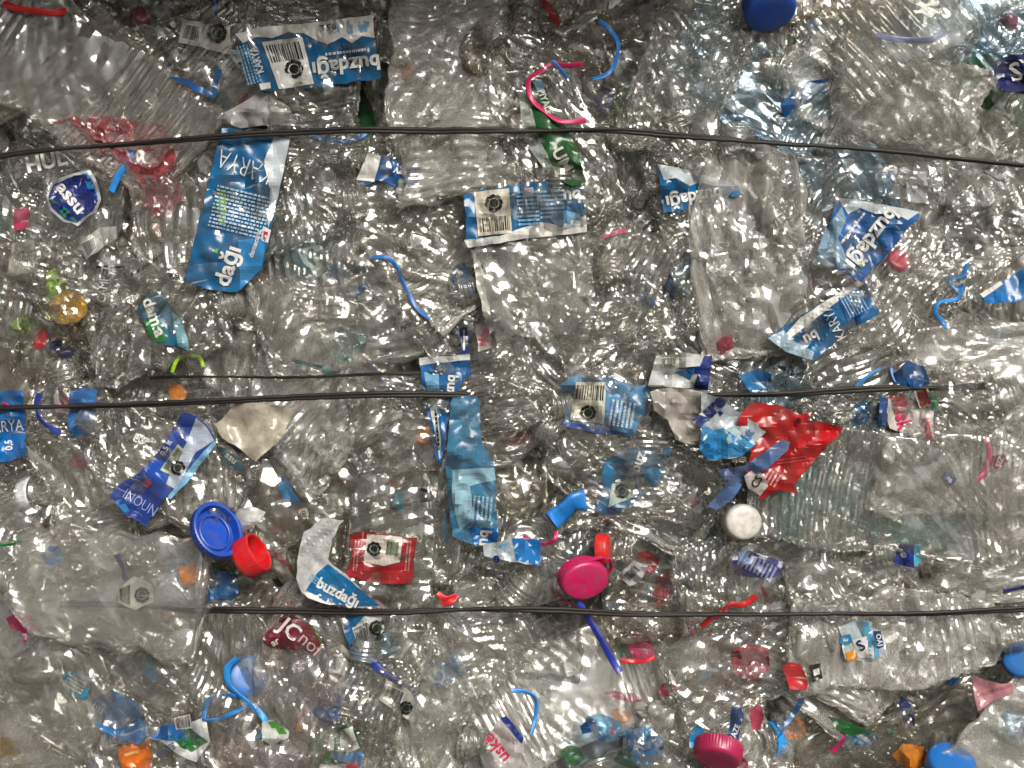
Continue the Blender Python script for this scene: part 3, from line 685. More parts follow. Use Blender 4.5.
hero('white tag with barcode and emblem inside the large clear bottle', [(120, 588), (134, 576), (152, 584), (154, 602), (136, 610), (118, 602)], '#cac7be', [('B', [(119, 588), (131, 582), (131, 606), (119, 600)], .95, '#b0b4a6'), ('E', 142, 595, 8)], y=-.004, name='sticker', cat='sticker')
hero('small orange label scrap beside the blue cap', [(178, 566), (198, 564), (198, 582), (184, 588)], '#d87e1c', y=.004)
hero('orange scrap striped with blue, behind the clear bottle tail', [(160, 612), (178, 614), (182, 628), (170, 640), (162, 632)], '#c07a20', [('P', [(162, 618), (176, 626), (180, 634), (174, 634)], '#24508c')], y=.008)
hero('blue film wad over pale pieces near the red cap', [(196, 580), (210, 568), (238, 574), (240, 592), (226, 606), (204, 604)], '#2c6ca6', [('P', [(198, 596), (206, 578), (210, 580), (202, 602)], 'n')], y=.009, alpha=.8, name='film_scrap', cat='film', amp=.13)
hero('white film flap behind the blue cap', [(226, 510), (250, 506), (266, 512), (258, 522), (244, 532), (236, 548)], '#d6d6d2', y=.003, name='film_scrap', cat='film')
hero('magenta plastic rosette tucked beneath the large clear bottle', [(6, 618), (18, 612), (30, 616), (32, 626), (26, 632), (28, 656), (24, 656), (22, 632), (10, 628)], '#a81c54', y=.008, name='plastic_scrap', cat='plastic', amp=.12)
hero('crushed bottle with bright blue translucent label in the lower left heap', [(88, 700), (112, 690), (134, 700), (152, 728), (140, 744), (110, 738), (92, 722)], '#1f7ac4', [('T', 'bu', 98, 708, 14, -30, '#c8d8e4')], k=3, ang=-40, at=(90, 715), y=.0, alpha=.8)
hero('small teal label with lettering above the bright blue translucent one', [(62, 676), (76, 670), (90, 688), (86, 700), (68, 694)], '#2c86a8', [('L', 75, 684, 20, 14, 4, -30, '#cfe0d8')], y=.003)
hero('dark blue film band behind ribbed clear plastic', [(-6, 676), (30, 684), (62, 680), (64, 698), (30, 706), (-6, 700)], '#123c6c', y=.010, alpha=.8, name='film_scrap', cat='film')
hero('crushed bottle with blue, green and white label at the foot of the heap', [(148, 738), (164, 724), (184, 726), (206, 716), (210, 742), (196, 762), (172, 750), (160, 740)], '#dfe2de', [
    ('P', [(150, 738), (164, 724), (184, 726), (190, 740), (170, 741)], '#0f68b4'), ('P', [(170, 736), (190, 728), (208, 742), (192, 752), (182, 748)], '#17602c'), ('B', [(174, 718), (190, 714), (192, 728), (176, 730)], .9), ('L', 166, 750, 20, 8, 3, 30, '#4a5a86')], k=5, ang=30, at=(190, 745), y=-.001)
hero('orange wrapper corner beside the blue, green and white label', [(118, 746), (150, 740), (153, 774), (122, 774)], '#e0711a', [('P', [(124, 754), (138, 750), (139, 753), (125, 757)], '#f0a860')], y=-.003, name='wrapper', cat='wrapper')
hero('yellow film patch under clear plastic in the bottom corner', [(-4, 738), (10, 738), (26, 756), (24, 774), (-4, 774)], '#b8901c', y=.008, alpha=.75, name='film_scrap', cat='film')
hero('crushed bottle with green label, white panel and red bar', [(311, 738), (322, 732), (352, 726), (362, 748), (364, 772), (310, 772)], '#17682e', [
    ('P', [(326, 734), (352, 727), (360, 748), (350, 752), (328, 750)], '#d4d8d0'), ('T', 'Vassa', 338, 740, 13, 268, '#1c5a34', .8), ('P', [(330, 754), (362, 752), (364, 766), (334, 760)], '#1f7ab8'), ('P', [(320, 764), (346, 764), (346, 772), (318, 772)], '#d4d0cc'), ('P', [(346, 762), (358, 760), (358, 772), (346, 772)], 'r')], k=8, ang=80, at=(350, 760), y=.0)
hero('crushed bottle with pink and yellow printed label beside the green one', [(298, 712), (306, 708), (314, 712), (312, 730), (304, 736), (294, 730)], '#a83064', [('P', [(295, 724), (301, 722), (302, 732), (296, 731)], '#d8a020'), ('P', [(306, 712), (312, 714), (311, 720), (306, 719)], '#e0b4c0')], k=1, ang=60, at=(325, 705), y=.008, body=BLUISH)
hero('blue tinted crumpled plastic between the green label and the barcode sticker', [(312, 696), (330, 686), (346, 690), (340, 716), (326, 734), (314, 722)], '#2a4aa8', y=.005, mat=clear_mat('violet blue plastic', .3, tint=(.5, .6, .93), hcol=(.12, .2, .62)), name='film_scrap', cat='film', amp=.14)
hero('white label with green leaves printed beside the blue tie', [(262, 722), (276, 718), (290, 730), (288, 738), (272, 746), (262, 740)], '#d2d6d0', [('P', [(268, 722), (276, 720), (280, 728), (272, 728)], '#3a8a26'), ('P', [(276, 728), (284, 728), (287, 734), (279, 734)], '#3a8a26')], y=-.001)
# ---- lower right
hero('navy and white label with pink lettering at the bottom of the bale', [(484, 742), (500, 718), (512, 726), (524, 742), (520, 770), (486, 772), (480, 756)], '#cfcac8', [('P', [(500, 718), (506, 716), (524, 738), (522, 744)], '#17307c'), ('T', 'uskë', 497, 748, 19, 128, 'p', 1, .02)], y=.0)
hero('crushed bottle with pink and white lettered label above the long clear bottle', [(884, 400), (898, 396), (920, 404), (934, 412), (934, 444), (912, 436), (890, 428)], '#cfc6c2', [('P', [(880, 396), (888, 398), (886, 426), (878, 428)], '#20487c'), ('T', 'fusk', 902, 415, 22, -78, 'p', .9, .03), ('L', 928, 430, 24, 8, 2, -80, 'r'), ('P', [(889, 396), (904, 394), (906, 400), (892, 402)], 'r')], k=7, ang=15, at=(900, 420), y=.001)
hero('small red and white lettered label beside the pink and white one', [(914, 392), (928, 388), (932, 404), (920, 408)], '#d2ccc6', [('T', 'ZIS', 923, 398, 13, -70, 'r', 1, .05), ('P', [(930, 396), (936, 394), (938, 406), (932, 408)], 'g')], y=.0)
hero('blue tinted crumpled bottle shoulder beside the pink and white label', [(852, 406), (866, 398), (880, 402), (878, 430), (864, 434), (854, 424)], '#3a78b4', y=.005, mat=BLUEC, name='film_scrap', cat='film', amp=.13)
hero('small red label with white letters beside the pink ring', [(992, 456), (1004, 454), (1008, 462), (996, 470)], '#b4202c', [('T', 'SIZ', 1000, 462, 9, 70, 'w')], y=.004)
hero('crushed bottle with violet blue lettered label under clear film below the white cap', [(732, 556), (744, 550), (784, 562), (782, 576), (760, 578), (734, 574)], '#363e7c', [('L', 757, 566, 16, 40, 9, 62, '#9a9cc4'), ('P', [(738, 552), (746, 550), (752, 564), (742, 566)], '#5a8ab0')], k=8, ang=10, at=(770, 575), y=.006, alpha=.85)
hero('small dark blue and light blue label under the long clear bottle', [(890, 556), (900, 544), (918, 544), (921, 560), (914, 568), (896, 564)], '#16307e', [('P', [(914, 544), (921, 544), (921, 562), (914, 567)], '#4ab0d4'), ('T', 'e', 903, 554, 14, 20, '#a8b0b8')], y=.004)
hero('crushed bottle with white and light blue label, orange sun and navy tag under the lower wire', [(838, 628), (856, 620), (874, 622), (884, 636), (886, 656), (866, 662), (846, 660)], '#c8d6dc', [
    ('P', [(856, 622), (868, 622), (876, 640), (880, 658), (870, 656), (864, 638)], '#5aa8cc'), ('P', [(841, 636), (850, 634), (853, 642), (846, 646), (840, 643)], '#1f80b0'), ('P', [(852, 640), (866, 636), (874, 648), (874, 658), (858, 658)], 'w'), ('T', 'S', 861, 646, 17, 35, 'n', 1, .02), ('T', 'E', 846, 640, 7, 90, 'w'), ('P', [(846, 652), (856, 650), (857, 660), (847, 661)], '#d88a1c'), ('P', [(873, 631), (881, 631), (884, 647), (877, 649)], 'n'), ('T', 'OAI', 879, 640, 8, 280, 'w')], k=0, ang=4, at=(890, 640), y=.001, body=CLEAR[2])
hero('red folded plastic clip below the lower wire', [(782, 668), (788, 662), (800, 664), (808, 684), (806, 690), (790, 690)], '#c41620', y=-.002, name='plastic_clip', cat='plastic', amp=.09)
hero('small black and white printed tag beside the red clip', [(809, 666), (820, 663), (823, 678), (812, 682)], '#16181c', [('P', [(813, 670), (819, 668), (820, 674), (814, 676)], 'w')], y=.002)
hero('crushed bottle with red tinted wrinkled wall below the lower wire', [(730, 652), (748, 644), (768, 648), (770, 668), (756, 682), (734, 676)], '#b02030', y=.006, mat=REDC, k=11, ang=20, at=(745, 662), amp=.12)
hero('pale pink folded cloth scrap among clear plastic', [(972, 674), (984, 680), (1002, 684), (1014, 682), (1012, 694), (994, 700), (978, 712), (974, 694)], '#c88a92', [('P', [(976, 694), (1012, 684), (1012, 687), (978, 697)], '#a06a72')], y=-.001, name='cloth_scrap', cat='cloth', amp=.07)
hero('light blue tinted crumpled bottle at the bottom of the bale', [(584, 718), (602, 714), (622, 722), (620, 740), (600, 742)], '#6a94c4', y=-.002, mat=BLUEC, name='film_scrap', cat='film', amp=.12)
hero('bright cyan crumpled film beside the light blue bottle', [(624, 730), (648, 726), (664, 740), (662, 760), (640, 768), (622, 752)], '#2f8fc8', y=.003, mat=BLUEC, name='film_scrap', cat='film', amp=.14)
hero('dark blue folded corner beside the light blue crumpled bottle', [(580, 726), (590, 718), (597, 722), (592, 732), (582, 734)], '#0d5c94', y=.0, name='film_scrap', cat='film')
hero('dark green film edge with pink rim near the bottom', [(828, 716), (850, 722), (872, 732), (858, 740), (836, 730)], '#1a6a34', y=.002, name='film_scrap', cat='film')
hero('blue crinkled film under the dark green edge', [(844, 736), (868, 732), (880, 740), (862, 748), (846, 746)], '#3f8ac0', y=.003, mat=BLUEC, name='film_scrap', cat='film', amp=.12)
hero('navy label strip with white letters above the magenta cap', [(732, 706), (740, 704), (744, 716), (738, 742), (726, 744)], '#24406e', [('T', 'TAZE', 735, 733, 9, 68, 'w', .9)], y=.001, name='label_strip')
hero('pink and red flecked film above the magenta cap', [(748, 712), (758, 704), (764, 714), (760, 730), (752, 730)], '#c03458', y=.004, alpha=.9, name='film_scrap', cat='film', amp=.12)
hero('cyan film knot beside the magenta cap', [(690, 734), (698, 724), (704, 730), (700, 746), (690, 748)], '#1286c0', y=.0, name='film_scrap', cat='film', amp=.12)
hero('white label with barcode lines beside the lower pink cap', [(618, 576), (634, 560), (648, 566), (640, 582), (630, 586)], '#b4b2b4', [('B', [(622, 575), (634, 564), (642, 570), (630, 582)], .9, '#a8a8ac')], y=.004, name='sticker', cat='sticker')
hero('dull red film shred hanging by the lower wire', [(892, 562), (906, 566), (912, 588), (906, 590), (896, 576)], '#8c2430', y=.009, alpha=.8, name='film_scrap', cat='film')
hero('light blue torn film at the edge of the bale below the cloth', [(1000, 716), (1012, 708), (1030, 712), (1030, 742), (1010, 740)], '#5aa0cc', y=.001, mat=BLUISH, name='film_scrap', cat='film', amp=.12)
hero('dull red film glow under clear plastic by the top wire', [(826, 122), (850, 128), (866, 132), (860, 142), (836, 140)], '#8c1a2c', y=.012, alpha=.7, name='film_scrap', cat='film')
hero('crushed bottle with red label wrinkled under clear film above the white folded label', [(704, 336), (716, 328), (732, 334), (734, 352), (716, 356), (704, 350)], '#962034', k=8, ang=60, at=(725, 330), y=.010, alpha=.7)
hero('blue crumpled film edge above the long strip of middle wire', [(738, 376), (756, 370), (772, 374), (770, 388), (748, 390)], '#1a72b0', y=.002, name='film_scrap', cat='film', amp=.12)
hero('dark blue folded label corner above the middle wire', [(892, 374), (908, 360), (924, 366), (930, 384), (912, 388), (900, 386)], '#154f84', y=.002, amp=.09)

hero('torn milky clear film sheet hanging below the barcode square', [(470, 250), (530, 240), (588, 234), (594, 290), (592, 332), (540, 336), (496, 340), (484, 300)], '#cccccc', y=.003, mat=clear_mat('milky film', .2, rough=.10, tint=(.95, .95, .94)), name='film_sheet', cat='film', amp=.10)
hero('pale milky film sheet crumpled beside the steep blue label', [(716, 214), (770, 206), (812, 232), (806, 300), (772, 336), (730, 320), (706, 270)], '#cccccc', y=.003, mat=MATS['milky film'], name='film_sheet', cat='film', amp=.11)
hero('pale milky film sheet stretched below the lower wire beside the printed white label', [(896, 624), (960, 622), (990, 640), (960, 656), (900, 660)], '#cccccc', y=.002, mat=MATS['milky film'], name='film_sheet', cat='film', amp=.09)
hero('creased milky film sheet along the top wire beside the large clear bottle', [(872, 166), (940, 160), (1010, 176), (1000, 206), (930, 204), (880, 196)], '#cccccc', y=.003, mat=MATS['milky film'], name='film_sheet', cat='film', amp=.11)
# ---- large clear bottles that lie on top
def big(label, k, px, py, y, ang, mat=None, sc_=1.0, flip=0, tx=0, tz=0, ring=None, cap=None):
    o = bottle(k, pose(px, py, y, ang, flip, tx, tz, sc_), mat or CLEAR[0], None, cap, ring)
    tag(o, label, 'bottle'); HEROES.append((o, px, py)); return o
big('large smooth clear bottle bulging out under the slanting blue label', 10, 118, 590, -.010, 172, mat=CLEAR[1], sc_=.60, flip=1, tx=.12)
big('large clear bottle with rounded shoulder above the top wire', 10, 900, 85, -.002, 84, sc_=.66, flip=1, tx=.0, tz=.22)
big('long smooth clear bottle lying beneath the red film bag', 9, 895, 492, -.004, -6, sc_=1.0)
big('ribbed clear bottle pressed below the lower wire beside the blue cap', 9, 150, 668, .0, 190, sc_=.85)
big('wide clear bottle with scratched wall in the bottom corner', 10, 30, 735, -.002, 60, mat=CLEAR[1], sc_=.6)
big('smooth clear bottle folded over to the wire near the red ring', 9, 75, 80, .0, 145, mat=CLEAR[1], sc_=1.0)
big('flattened clear bottle with frosted wall beside the wide blue label', 4, 450, 85, .002, 95, mat=CLEAR[2])
big('clear bottle crumpled like foil between the red tab label and the blue cap', 7, 690, 60, .002, 70, mat=CLEAR[1], sc_=1.15)
big('crumpled clear bottle with bright creases below the barcode square', 7, 545, 300, .004, 85, mat=CLEAR[1], sc_=1.1)
big('clear bottle with loose wrinkled wall beside the steep blue label', 1, 750, 260, .004, 95, mat=CLEAR[2], sc_=1.15)
big('faintly rose tinted clear bottle below the maroon label', 3, 290, 690, -.002, 75, mat=clear_mat('rose tinted plastic', .14, tint=(.95, .88, .87)))
big('clear bottle with ribbed frosted side in the lower right corner', 2, 1010, 740, .0, 50, mat=CLEAR[2])
big('small crumpled clear bottle lying level along the lower wire', 11, 850, 594, .004, 2, mat=CLEAR[1], sc_=.8)
big('glittering crumpled clear bottle between the barcode sticker and navy label', 7, 440, 680, .003, 50, mat=CLEAR[1], sc_=1.1)

big('dented clear bottle lying over the teal film smear', 3, 350, 318, .010, 12, mat=CLEAR[1])
big('clear bottle pressed behind the long pale blue label', 1, 425, 500, .012, 80, mat=CLEAR[1])
big('clear bottle crossing below the long label toward the red barcode label', 2, 330, 470, .013, 30, mat=CLEAR[0])
# ------------------------------------------------------------------ caps
def cap_thing(label, px, py, y, axis, col, sc_=1.0, sq=(1, 1, 1), ring=None, inside=False, name='bottle_cap', group=None):
    ax = Vector((axis[0], axis[1], axis[2])).normalized()
    q = ax.to_track_quat('X', 'Z').to_matrix().to_4x4()
    mw = Matrix.Translation(W(px, py, y)) @ q @ Matrix.Diagonal((sc_ * sq[0], sc_ * sq[1], sc_ * sq[2], 1)) @ Matrix.Translation((-.006, 0, 0))
    root = empty(name, mw)
    m = solid_mat(col)
    o = link(bpy.data.objects.new('cap_shell', CAP), root); set_mat(o, m)
    o = link(bpy.data.objects.new('seal_ring', SEAL), root); set_mat(o, m)
    if ring:
        o = link(bpy.data.objects.new('tether_ring', RING), root); set_mat(o, m)
        o.matrix_local = Matrix.Translation(ring[:3]) @ Euler(ring[3:6]).to_matrix().to_4x4() @ Matrix.Scale(1.0, 4)
    tag(root, label, 'cap', group); HEROES.append((root, px, py)); return root
cap_thing('wide blue cap lying open side out above the red cap', 216, 531, -.020, (-.60, .62, -.46), '#0b42a6', 1.42, (.55, .95, 1.06))
cap_thing('bright red cap showing its side beside the blue cap', 251, 556, -.012, (-.8, .12, -.45), '#c41018', 1.2, (1.1, 1, .9))
cap_thing('magenta cap lying open side out with its tether ring attached', 583, 578, -.014, (.28, -.80, -.30), '#b00a52', 1.3, (.8, 1, .84), ring=(.002, .006, .003, .1, .3, .3))
cap_thing('small red cap on a dark bottle neck above the magenta cap', 603, 549, -.004, (.9, -.25, .05), '#c41812', .78, (1, 1, 1))
cap_thing('round white cap beside the red film bag', 742, 522, -.010, (.12, -.95, .12), '#b9b5ad', .96, (1, 1, .95))
cap_thing('deep blue cap at the top of the bale beside crumpled clear plastic', 769, 6, -.010, (.1, -.5, -.8), '#0d48a8', 1.35)
cap_thing('large magenta cap at the bottom of the bale with hinged tab', 718, 752, -.010, (-.2, -.6, -.75), '#a00a48', 1.25, (.9, 1, 1.05), ring=(.006, .002, -.016, .1, .9, .2))
cap_thing('blue cap half buried at the bottom beside milky plastic', 950, 766, -.004, (.05, -.55, .8), '#0d62ae', 1.25)
cap_thing('blue cap seen through a clear neck beside the blue tie', 248, 677, .002, (.35, -.85, .25), '#1560a8', 1.1)
cap_thing('small blue cap at the edge of the bale above the cloth scrap', 1020, 660, .0, (-.3, -.8, .3), '#0f62aa', .9)
cap_thing('small red cap under clear film beside the steep blue label', 897, 261, .010, (.2, -.8, .5), '#a81c38', .66)

# ------------------------------------------------------------------ rings, ties, straps of moulded plastic
def spline(pts, n=10, closed=False):
    P = [Vector(p) for p in pts]; out = []
    m = len(P)
    for i in range(m if closed else m - 1):
        g = lambda k: P[k % m] if closed else P[max(0, min(m - 1, k))]
        a, b, c, d = g(i - 1), g(i), g(i + 1), g(i + 2)
        for t in np.linspace(0, 1, n, endpoint=False):
            out.append(.5 * ((2 * b) + (c - a) * t + (2 * a - 5 * b + 4 * c - d) * t * t + (3 * b - a - 3 * c + d) * t ** 3))
    if not closed: out.append(P[-1])
    return out
def sq(c): return math.copysign(abs(c) ** .6, c)
def tube(pts, rad, closed=False, nseg=8, flat=1.0, wob=0, spin=0.0):
    n = len(pts); G = np.zeros((n + (1 if closed else 0), nseg, 3)); g = random.Random(n)
    for i in range(G.shape[0]):
        p = pts[i % n]
        a = pts[(i - 1) % n] if closed else pts[max(0, i - 1)]; b = pts[(i + 1) % n] if closed else pts[min(n - 1, i + 1)]
        t = (b - a).normalized()
        u = t.cross(Vector((0, 1, 0))).normalized(); v = t.cross(u).normalized()
        r = rad * (1 + g.uniform(-wob, wob))
        if wob and flat < 1:
            ca, sa = math.cos(.7 * math.sin(i * .13 + n)), math.sin(.7 * math.sin(i * .13 + n)); u, v = u * ca + v * sa, v * ca - u * sa
        for k in range(nseg):
            an = 2 * math.pi * k / nseg + spin * i
            G[i, k] = p + u * (sq(math.cos(an)) * r) + v * (sq(math.sin(an)) * r * flat)
    return G
def tie(label, px, y, w, col, closed=False, name='plastic_tie', cat='tie', flat=.26, mat=None, group=None):
    g = random.Random(len(px) * 7 + int(px[0][0]))
    P = [W(a + g.uniform(-1, 1), b + g.uniform(-1, 1), y + g.uniform(-.003, .003)) for a, b in px]
    c = sum(P, Vector()) / len(P)
    G = tube(spline([p - c for p in P], 9, closed), w * S / 2, closed, 10, flat, .06)
    me, _ = grid_mesh(name, G, True, mat or solid_mat(col))
    o = bpy.data.objects.new(name, me); o.location = c; link(o)
    tag(o, label, cat, group); HEROES.append((o, *np.array(px, float).mean(0))); return o
tie('pink tamper ring snapped open above the green label', [(583, 64), (566, 66), (551, 64), (540, 72), (529, 80), (532, 98), (545, 112), (562, 121), (585, 120)], -.010, 5.5, '#c81a5c', name='tamper_ring', cat='ring')
tie('thin blue curved strip beside the snapped pink ring', [(599, 22), (610, 30), (618, 44), (615, 64), (606, 74), (592, 78)], -.008, 5, '#1a74c4')
tie('short blue strip crossing the snapped pink ring', [(551, 61), (560, 70), (567, 79)], -.013, 4.5, '#2a70b8')
tie('red ring segment in the upper corner of the bale', [(3, 3), (18, 8), (38, 12), (56, 13), (66, 9)], -.010, 7, '#c01018', name='tamper_ring', cat='ring')
tie('light blue strip leaning over the red film sheet', [(131, 150), (127, 163), (118, 176), (111, 192)], -.004, 7, '#1f80cc', flat=.3)
tie('blue strip trailing from the blue crumpled film', [(372, 258), (384, 257), (394, 264), (402, 280), (411, 296), (418, 310), (430, 318)], .003, 5, '#2268ae', flat=.35)
tie('blue looping tie at the side of the red capped clear bottle', [(968, 264), (962, 276), (948, 280), (958, 290), (964, 284), (956, 298), (940, 302), (936, 312), (944, 322), (946, 330)], -.004, 4.2, '#1a78c2')
tie('pink tamper ring round a clear neck beside the small red label', [(985, 436), (990, 446), (989, 458), (985, 472), (978, 481)], -.004, 5, '#c42064', name='tamper_ring', cat='ring')
tie('blue wavy strip near the navy and white label', [(512, 690), (526, 692), (536, 700), (535, 716), (531, 734)], -.002, 4.5, '#1a78c0', flat=.4)
tie('dark blue drinking strip slanting down across the lower wire', [(578, 600), (588, 618), (600, 640), (612, 660), (620, 672)], -.007, 7, '#1c2c9c', flat=.35, name='plastic_strip', cat='strip')
tie('blue strap lying over the barcode sticker', [(368, 656), (378, 668), (392, 678), (404, 686), (414, 694)], -.007, 8, '#2338a4', flat=.3, name='plastic_strip', cat='strip')
tie('red twisted strip crossing the lower wire', [(756, 596), (744, 604), (730, 604), (722, 612), (712, 618), (702, 626)], -.002, 6, '#b8141c', flat=.5, name='plastic_strip', cat='strip')
tie('short thin red strip below the lower wire', [(621, 661), (634, 662), (646, 661), (655, 657)], -.002, 5, '#b8202a', flat=.4, name='plastic_strip', cat='strip')
tie('bright blue tie with long tail below the lower wire', [(238, 658), (228, 668), (230, 684), (244, 698), (258, 710), (265, 722), (262, 738)], -.012, 6.5, '#1a86d4')
tie('blue loop of plastic beside the long blue tie', [(246, 706), (232, 714), (220, 719), (206, 719), (204, 716), (210, 698), (226, 694), (236, 696)], -.010, 4.5, '#1a78c4')
tie('lime green ring piece on the buried wire', [(172, 372), (178, 360), (188, 356), (200, 358), (204, 366)], .0, 4, '#8fb81c', name='tamper_ring', cat='ring')
tie('violet blue curved strip beside the blue film ball', [(40, 394), (36, 404), (40, 418), (50, 428), (60, 434)], .004, 6, '#2a3c96', flat=.35)
tie('magenta ring segment above the magenta cap', [(524, 536), (534, 542), (546, 544), (554, 540), (556, 530)], -.004, 5, '#b01c5c', name='tamper_ring', cat='ring')
tie('pink rim curving at the dark green film edge', [(840, 726), (844, 734), (842, 742), (832, 752)], -.002, 6, '#c0205c', name='tamper_ring', cat='ring')
tie('blue folded plastic collar beside the pink ring fragment', [(586, 500), (574, 502), (562, 512), (552, 520)], -.006, 21, '#0f74c4', flat=.35, name='plastic_collar', cat='plastic')
tie('pale violet ring round the neck of the large clear bottle', [(876, 34), (892, 39), (912, 40), (932, 38), (946, 31)], -.014, 6, '#7d8cb8', name='tamper_ring', cat='ring')
tie('small red curl near the lower wire', [(438, 594), (446, 598), (456, 596), (450, 602), (442, 604)], -.004, 6, '#c8161e', name='plastic_strip', cat='strip')
tie('small pink tab on the middle wire', [(2, 404), (8, 406), (10, 410)], -.010, 7, '#c01c5c', name='plastic_tab', cat='plastic')
tie('light blue curl at the end of the middle wire', [(858, 386), (868, 378), (880, 368)], -.002, 5, '#2a7cb8', flat=.4)
tie('blue curl bent beneath the dark blue folded corner', [(890, 366), (896, 380), (906, 384), (922, 386)], -.004, 5, '#1468ac', flat=.4)
tie('dark navy strip seen through the large clear bottle', [(118, 554), (122, 566), (125, 580)], -.006, 8, '#161c58', flat=.3, name='plastic_strip', cat='strip')
tie('thin green strip at the rim of the large clear bottle', [(-4, 544), (10, 544), (22, 542)], -.002, 4, '#1c7a3c', name='plastic_strip', cat='strip')
tie('navy strip at the edge of the bale above the lower wire', [(1004, 592), (1016, 588), (1030, 585)], -.002, 6, '#141c56', flat=.35, name='plastic_strip', cat='strip')
tie('blue band hidden below the top wire beside the white paper', [(310, 136), (330, 140), (350, 140), (366, 134)], .003, 6, '#1a66b0', flat=.3, name='plastic_strip', cat='strip')

# ------------------------------------------------------------------ baling wires
wire_m = bpy.data.materials.new('dark oiled wire'); wire_m.use_nodes = True
_n, _l = wire_m.node_tree.nodes, wire_m.node_tree.links
_b = _n['Principled BSDF']; _b.inputs['Metallic'].default_value = .35; _b.inputs['Roughness'].default_value = .55
_t = _n.new('ShaderNodeTexCoord'); _z = _n.new('ShaderNodeTexNoise'); _z.inputs['Scale'].default_value = 120; _z.inputs['Detail'].default_value = 4
_r = _n.new('ShaderNodeValToRGB'); _r.color_ramp.elements[0].color = (.006, .006, .006, 1); _r.color_ramp.elements[1].color = (.022, .016, .012, 1)
_l.new(_t.outputs['Object'], _z.inputs['Vector']); _l.new(_z.outputs[0], _r.inputs[0]); _l.new(_r.outputs[0], _b.inputs['Base Color'])
def wire(label, px, w=3.9, gap=1.6, tw=.35, group='baling wires'):
    g = random.Random(int(px[0][1])); P = [p + Vector((0, .0012 * math.sin(i * .23 + g.random() * .4), g.gauss(0, .00012) + .0007 * math.sin(i * .11))) for i, p in enumerate(spline([W(a, b, y - .001) for a, b, y in px], 26))]
    c = sum(P, Vector()) / len(P)
    root = empty('baling_wire', Matrix.Translation(c))
    for sgn in (-1, 1):
        Q = []
        for i, p in enumerate(P):
            a = i * tw * .12 + .6 * math.sin(i * .05)
            Q.append(p - c + Vector((0, math.sin(a) * .5, math.cos(a) * 1.0)) * (sgn * gap * S))
        me, _ = grid_mesh('strand', tube(Q, w * S / 2, False, 8, 1, .05), True, wire_m)
        link(bpy.data.objects.new('strand', me), root)
    tag(root, label, 'wire', group); HEROES.append((root, *np.array(px)[:, :2].mean(0))); return root
wire('dark double baling wire, topmost of those binding the bale', [(-30, 160, -.012), (90, 147, -.013), (250, 134, -.013), (380, 131, -.012), (500, 130, -.012), (620, 132, -.013), (720, 138, -.012), (860, 150, -.012), (1054, 168, -.012)])
wire('dark double baling wire, second from the top, partly buried under film', [(-30, 409, -.010), (60, 407, -.011), (250, 399, -.011), (400, 395, -.008), (470, 394, .006), (560, 396, .02), (640, 397, .02), (700, 396, -.004), (760, 394, -.010), (860, 390, -.010), (925, 388, -.004), (980, 386, .012), (1054, 384, .02)])
wire('dark double baling wire, lowest of those binding the bale', [(60, 604, .012), (150, 607, -.002), (200, 610, -.008), (250, 611, -.010), (400, 611, -.013), (512, 610, -.013), (640, 613, -.012), (768, 615, -.012), (900, 613, -.011), (1054, 608, -.012)])
wire('thin dark wire buried under clear film just above the second baling wire', [(150, 378, .016), (230, 377, .004), (320, 376, .0), (400, 374, .0), (470, 370, .014)], 2.0, .7)
# ------------------------------------------------------------------ concrete sheet added out of view to bounce light up
gm = bpy.data.materials.new('added bounce concrete'); gm.use_nodes = True
_n, _l = gm.node_tree.nodes, gm.node_tree.links
_z = _n.new('ShaderNodeTexNoise'); _z.inputs['Scale'].default_value = 3; _z.inputs['Detail'].default_value = 8
_r = _n.new('ShaderNodeValToRGB'); _r.color_ramp.elements[0].color = (.13, .12, .105, 1); _r.color_ramp.elements[1].color = (.24, .23, .20, 1)
_l.new(_z.outputs[0], _r.inputs[0]); _l.new(_r.outputs[0], _n['Principled BSDF'].inputs['Base Color']); _n['Principled BSDF'].inputs['Roughness'].default_value = .85
tag(link(bpy.data.objects.new('ground', mesh_from('ground', [(-80, -80, -.362), (80, -80, -.362), (80, 80, -.362), (-80, 80, -.362)], [(0, 1, 2, 3)], gm, False))), 'unseen concrete sheet added below to bounce light up', kind='structure')
# ------------------------------------------------------------------ unseen block added above, overhangs to shade the top
bk = [(x, y, z) for x in (-.78, .22) for y in (-.21, .62) for z in (.374, 1.1)]
bkm = mesh_from('shade_block', bk, [(0, 1, 3, 2), (4, 6, 7, 5), (0, 4, 5, 1), (2, 3, 7, 6), (0, 2, 6, 4), (1, 5, 7, 3)], film_mat('#5a5854', 1.0, .4), False)
_bm = bmesh.new(); _bm.from_mesh(bkm); bmesh.ops.subdivide_edges(_bm, edges=_bm.edges[:], cuts=24, use_grid_fill=True)
for v in _bm.verts: v.co += Vector([random.Random(int(v.co.x * 9e4) ^ int(v.co.z * 7e4) ^ int(v.co.y * 5e4)).uniform(-.012, .012) for _ in range(3)])
_bm.to_mesh(bkm); _bm.free()
tag(link(bpy.data.objects.new('shade_block', bkm)), 'unseen grey block added above to shade the top', kind='structure')
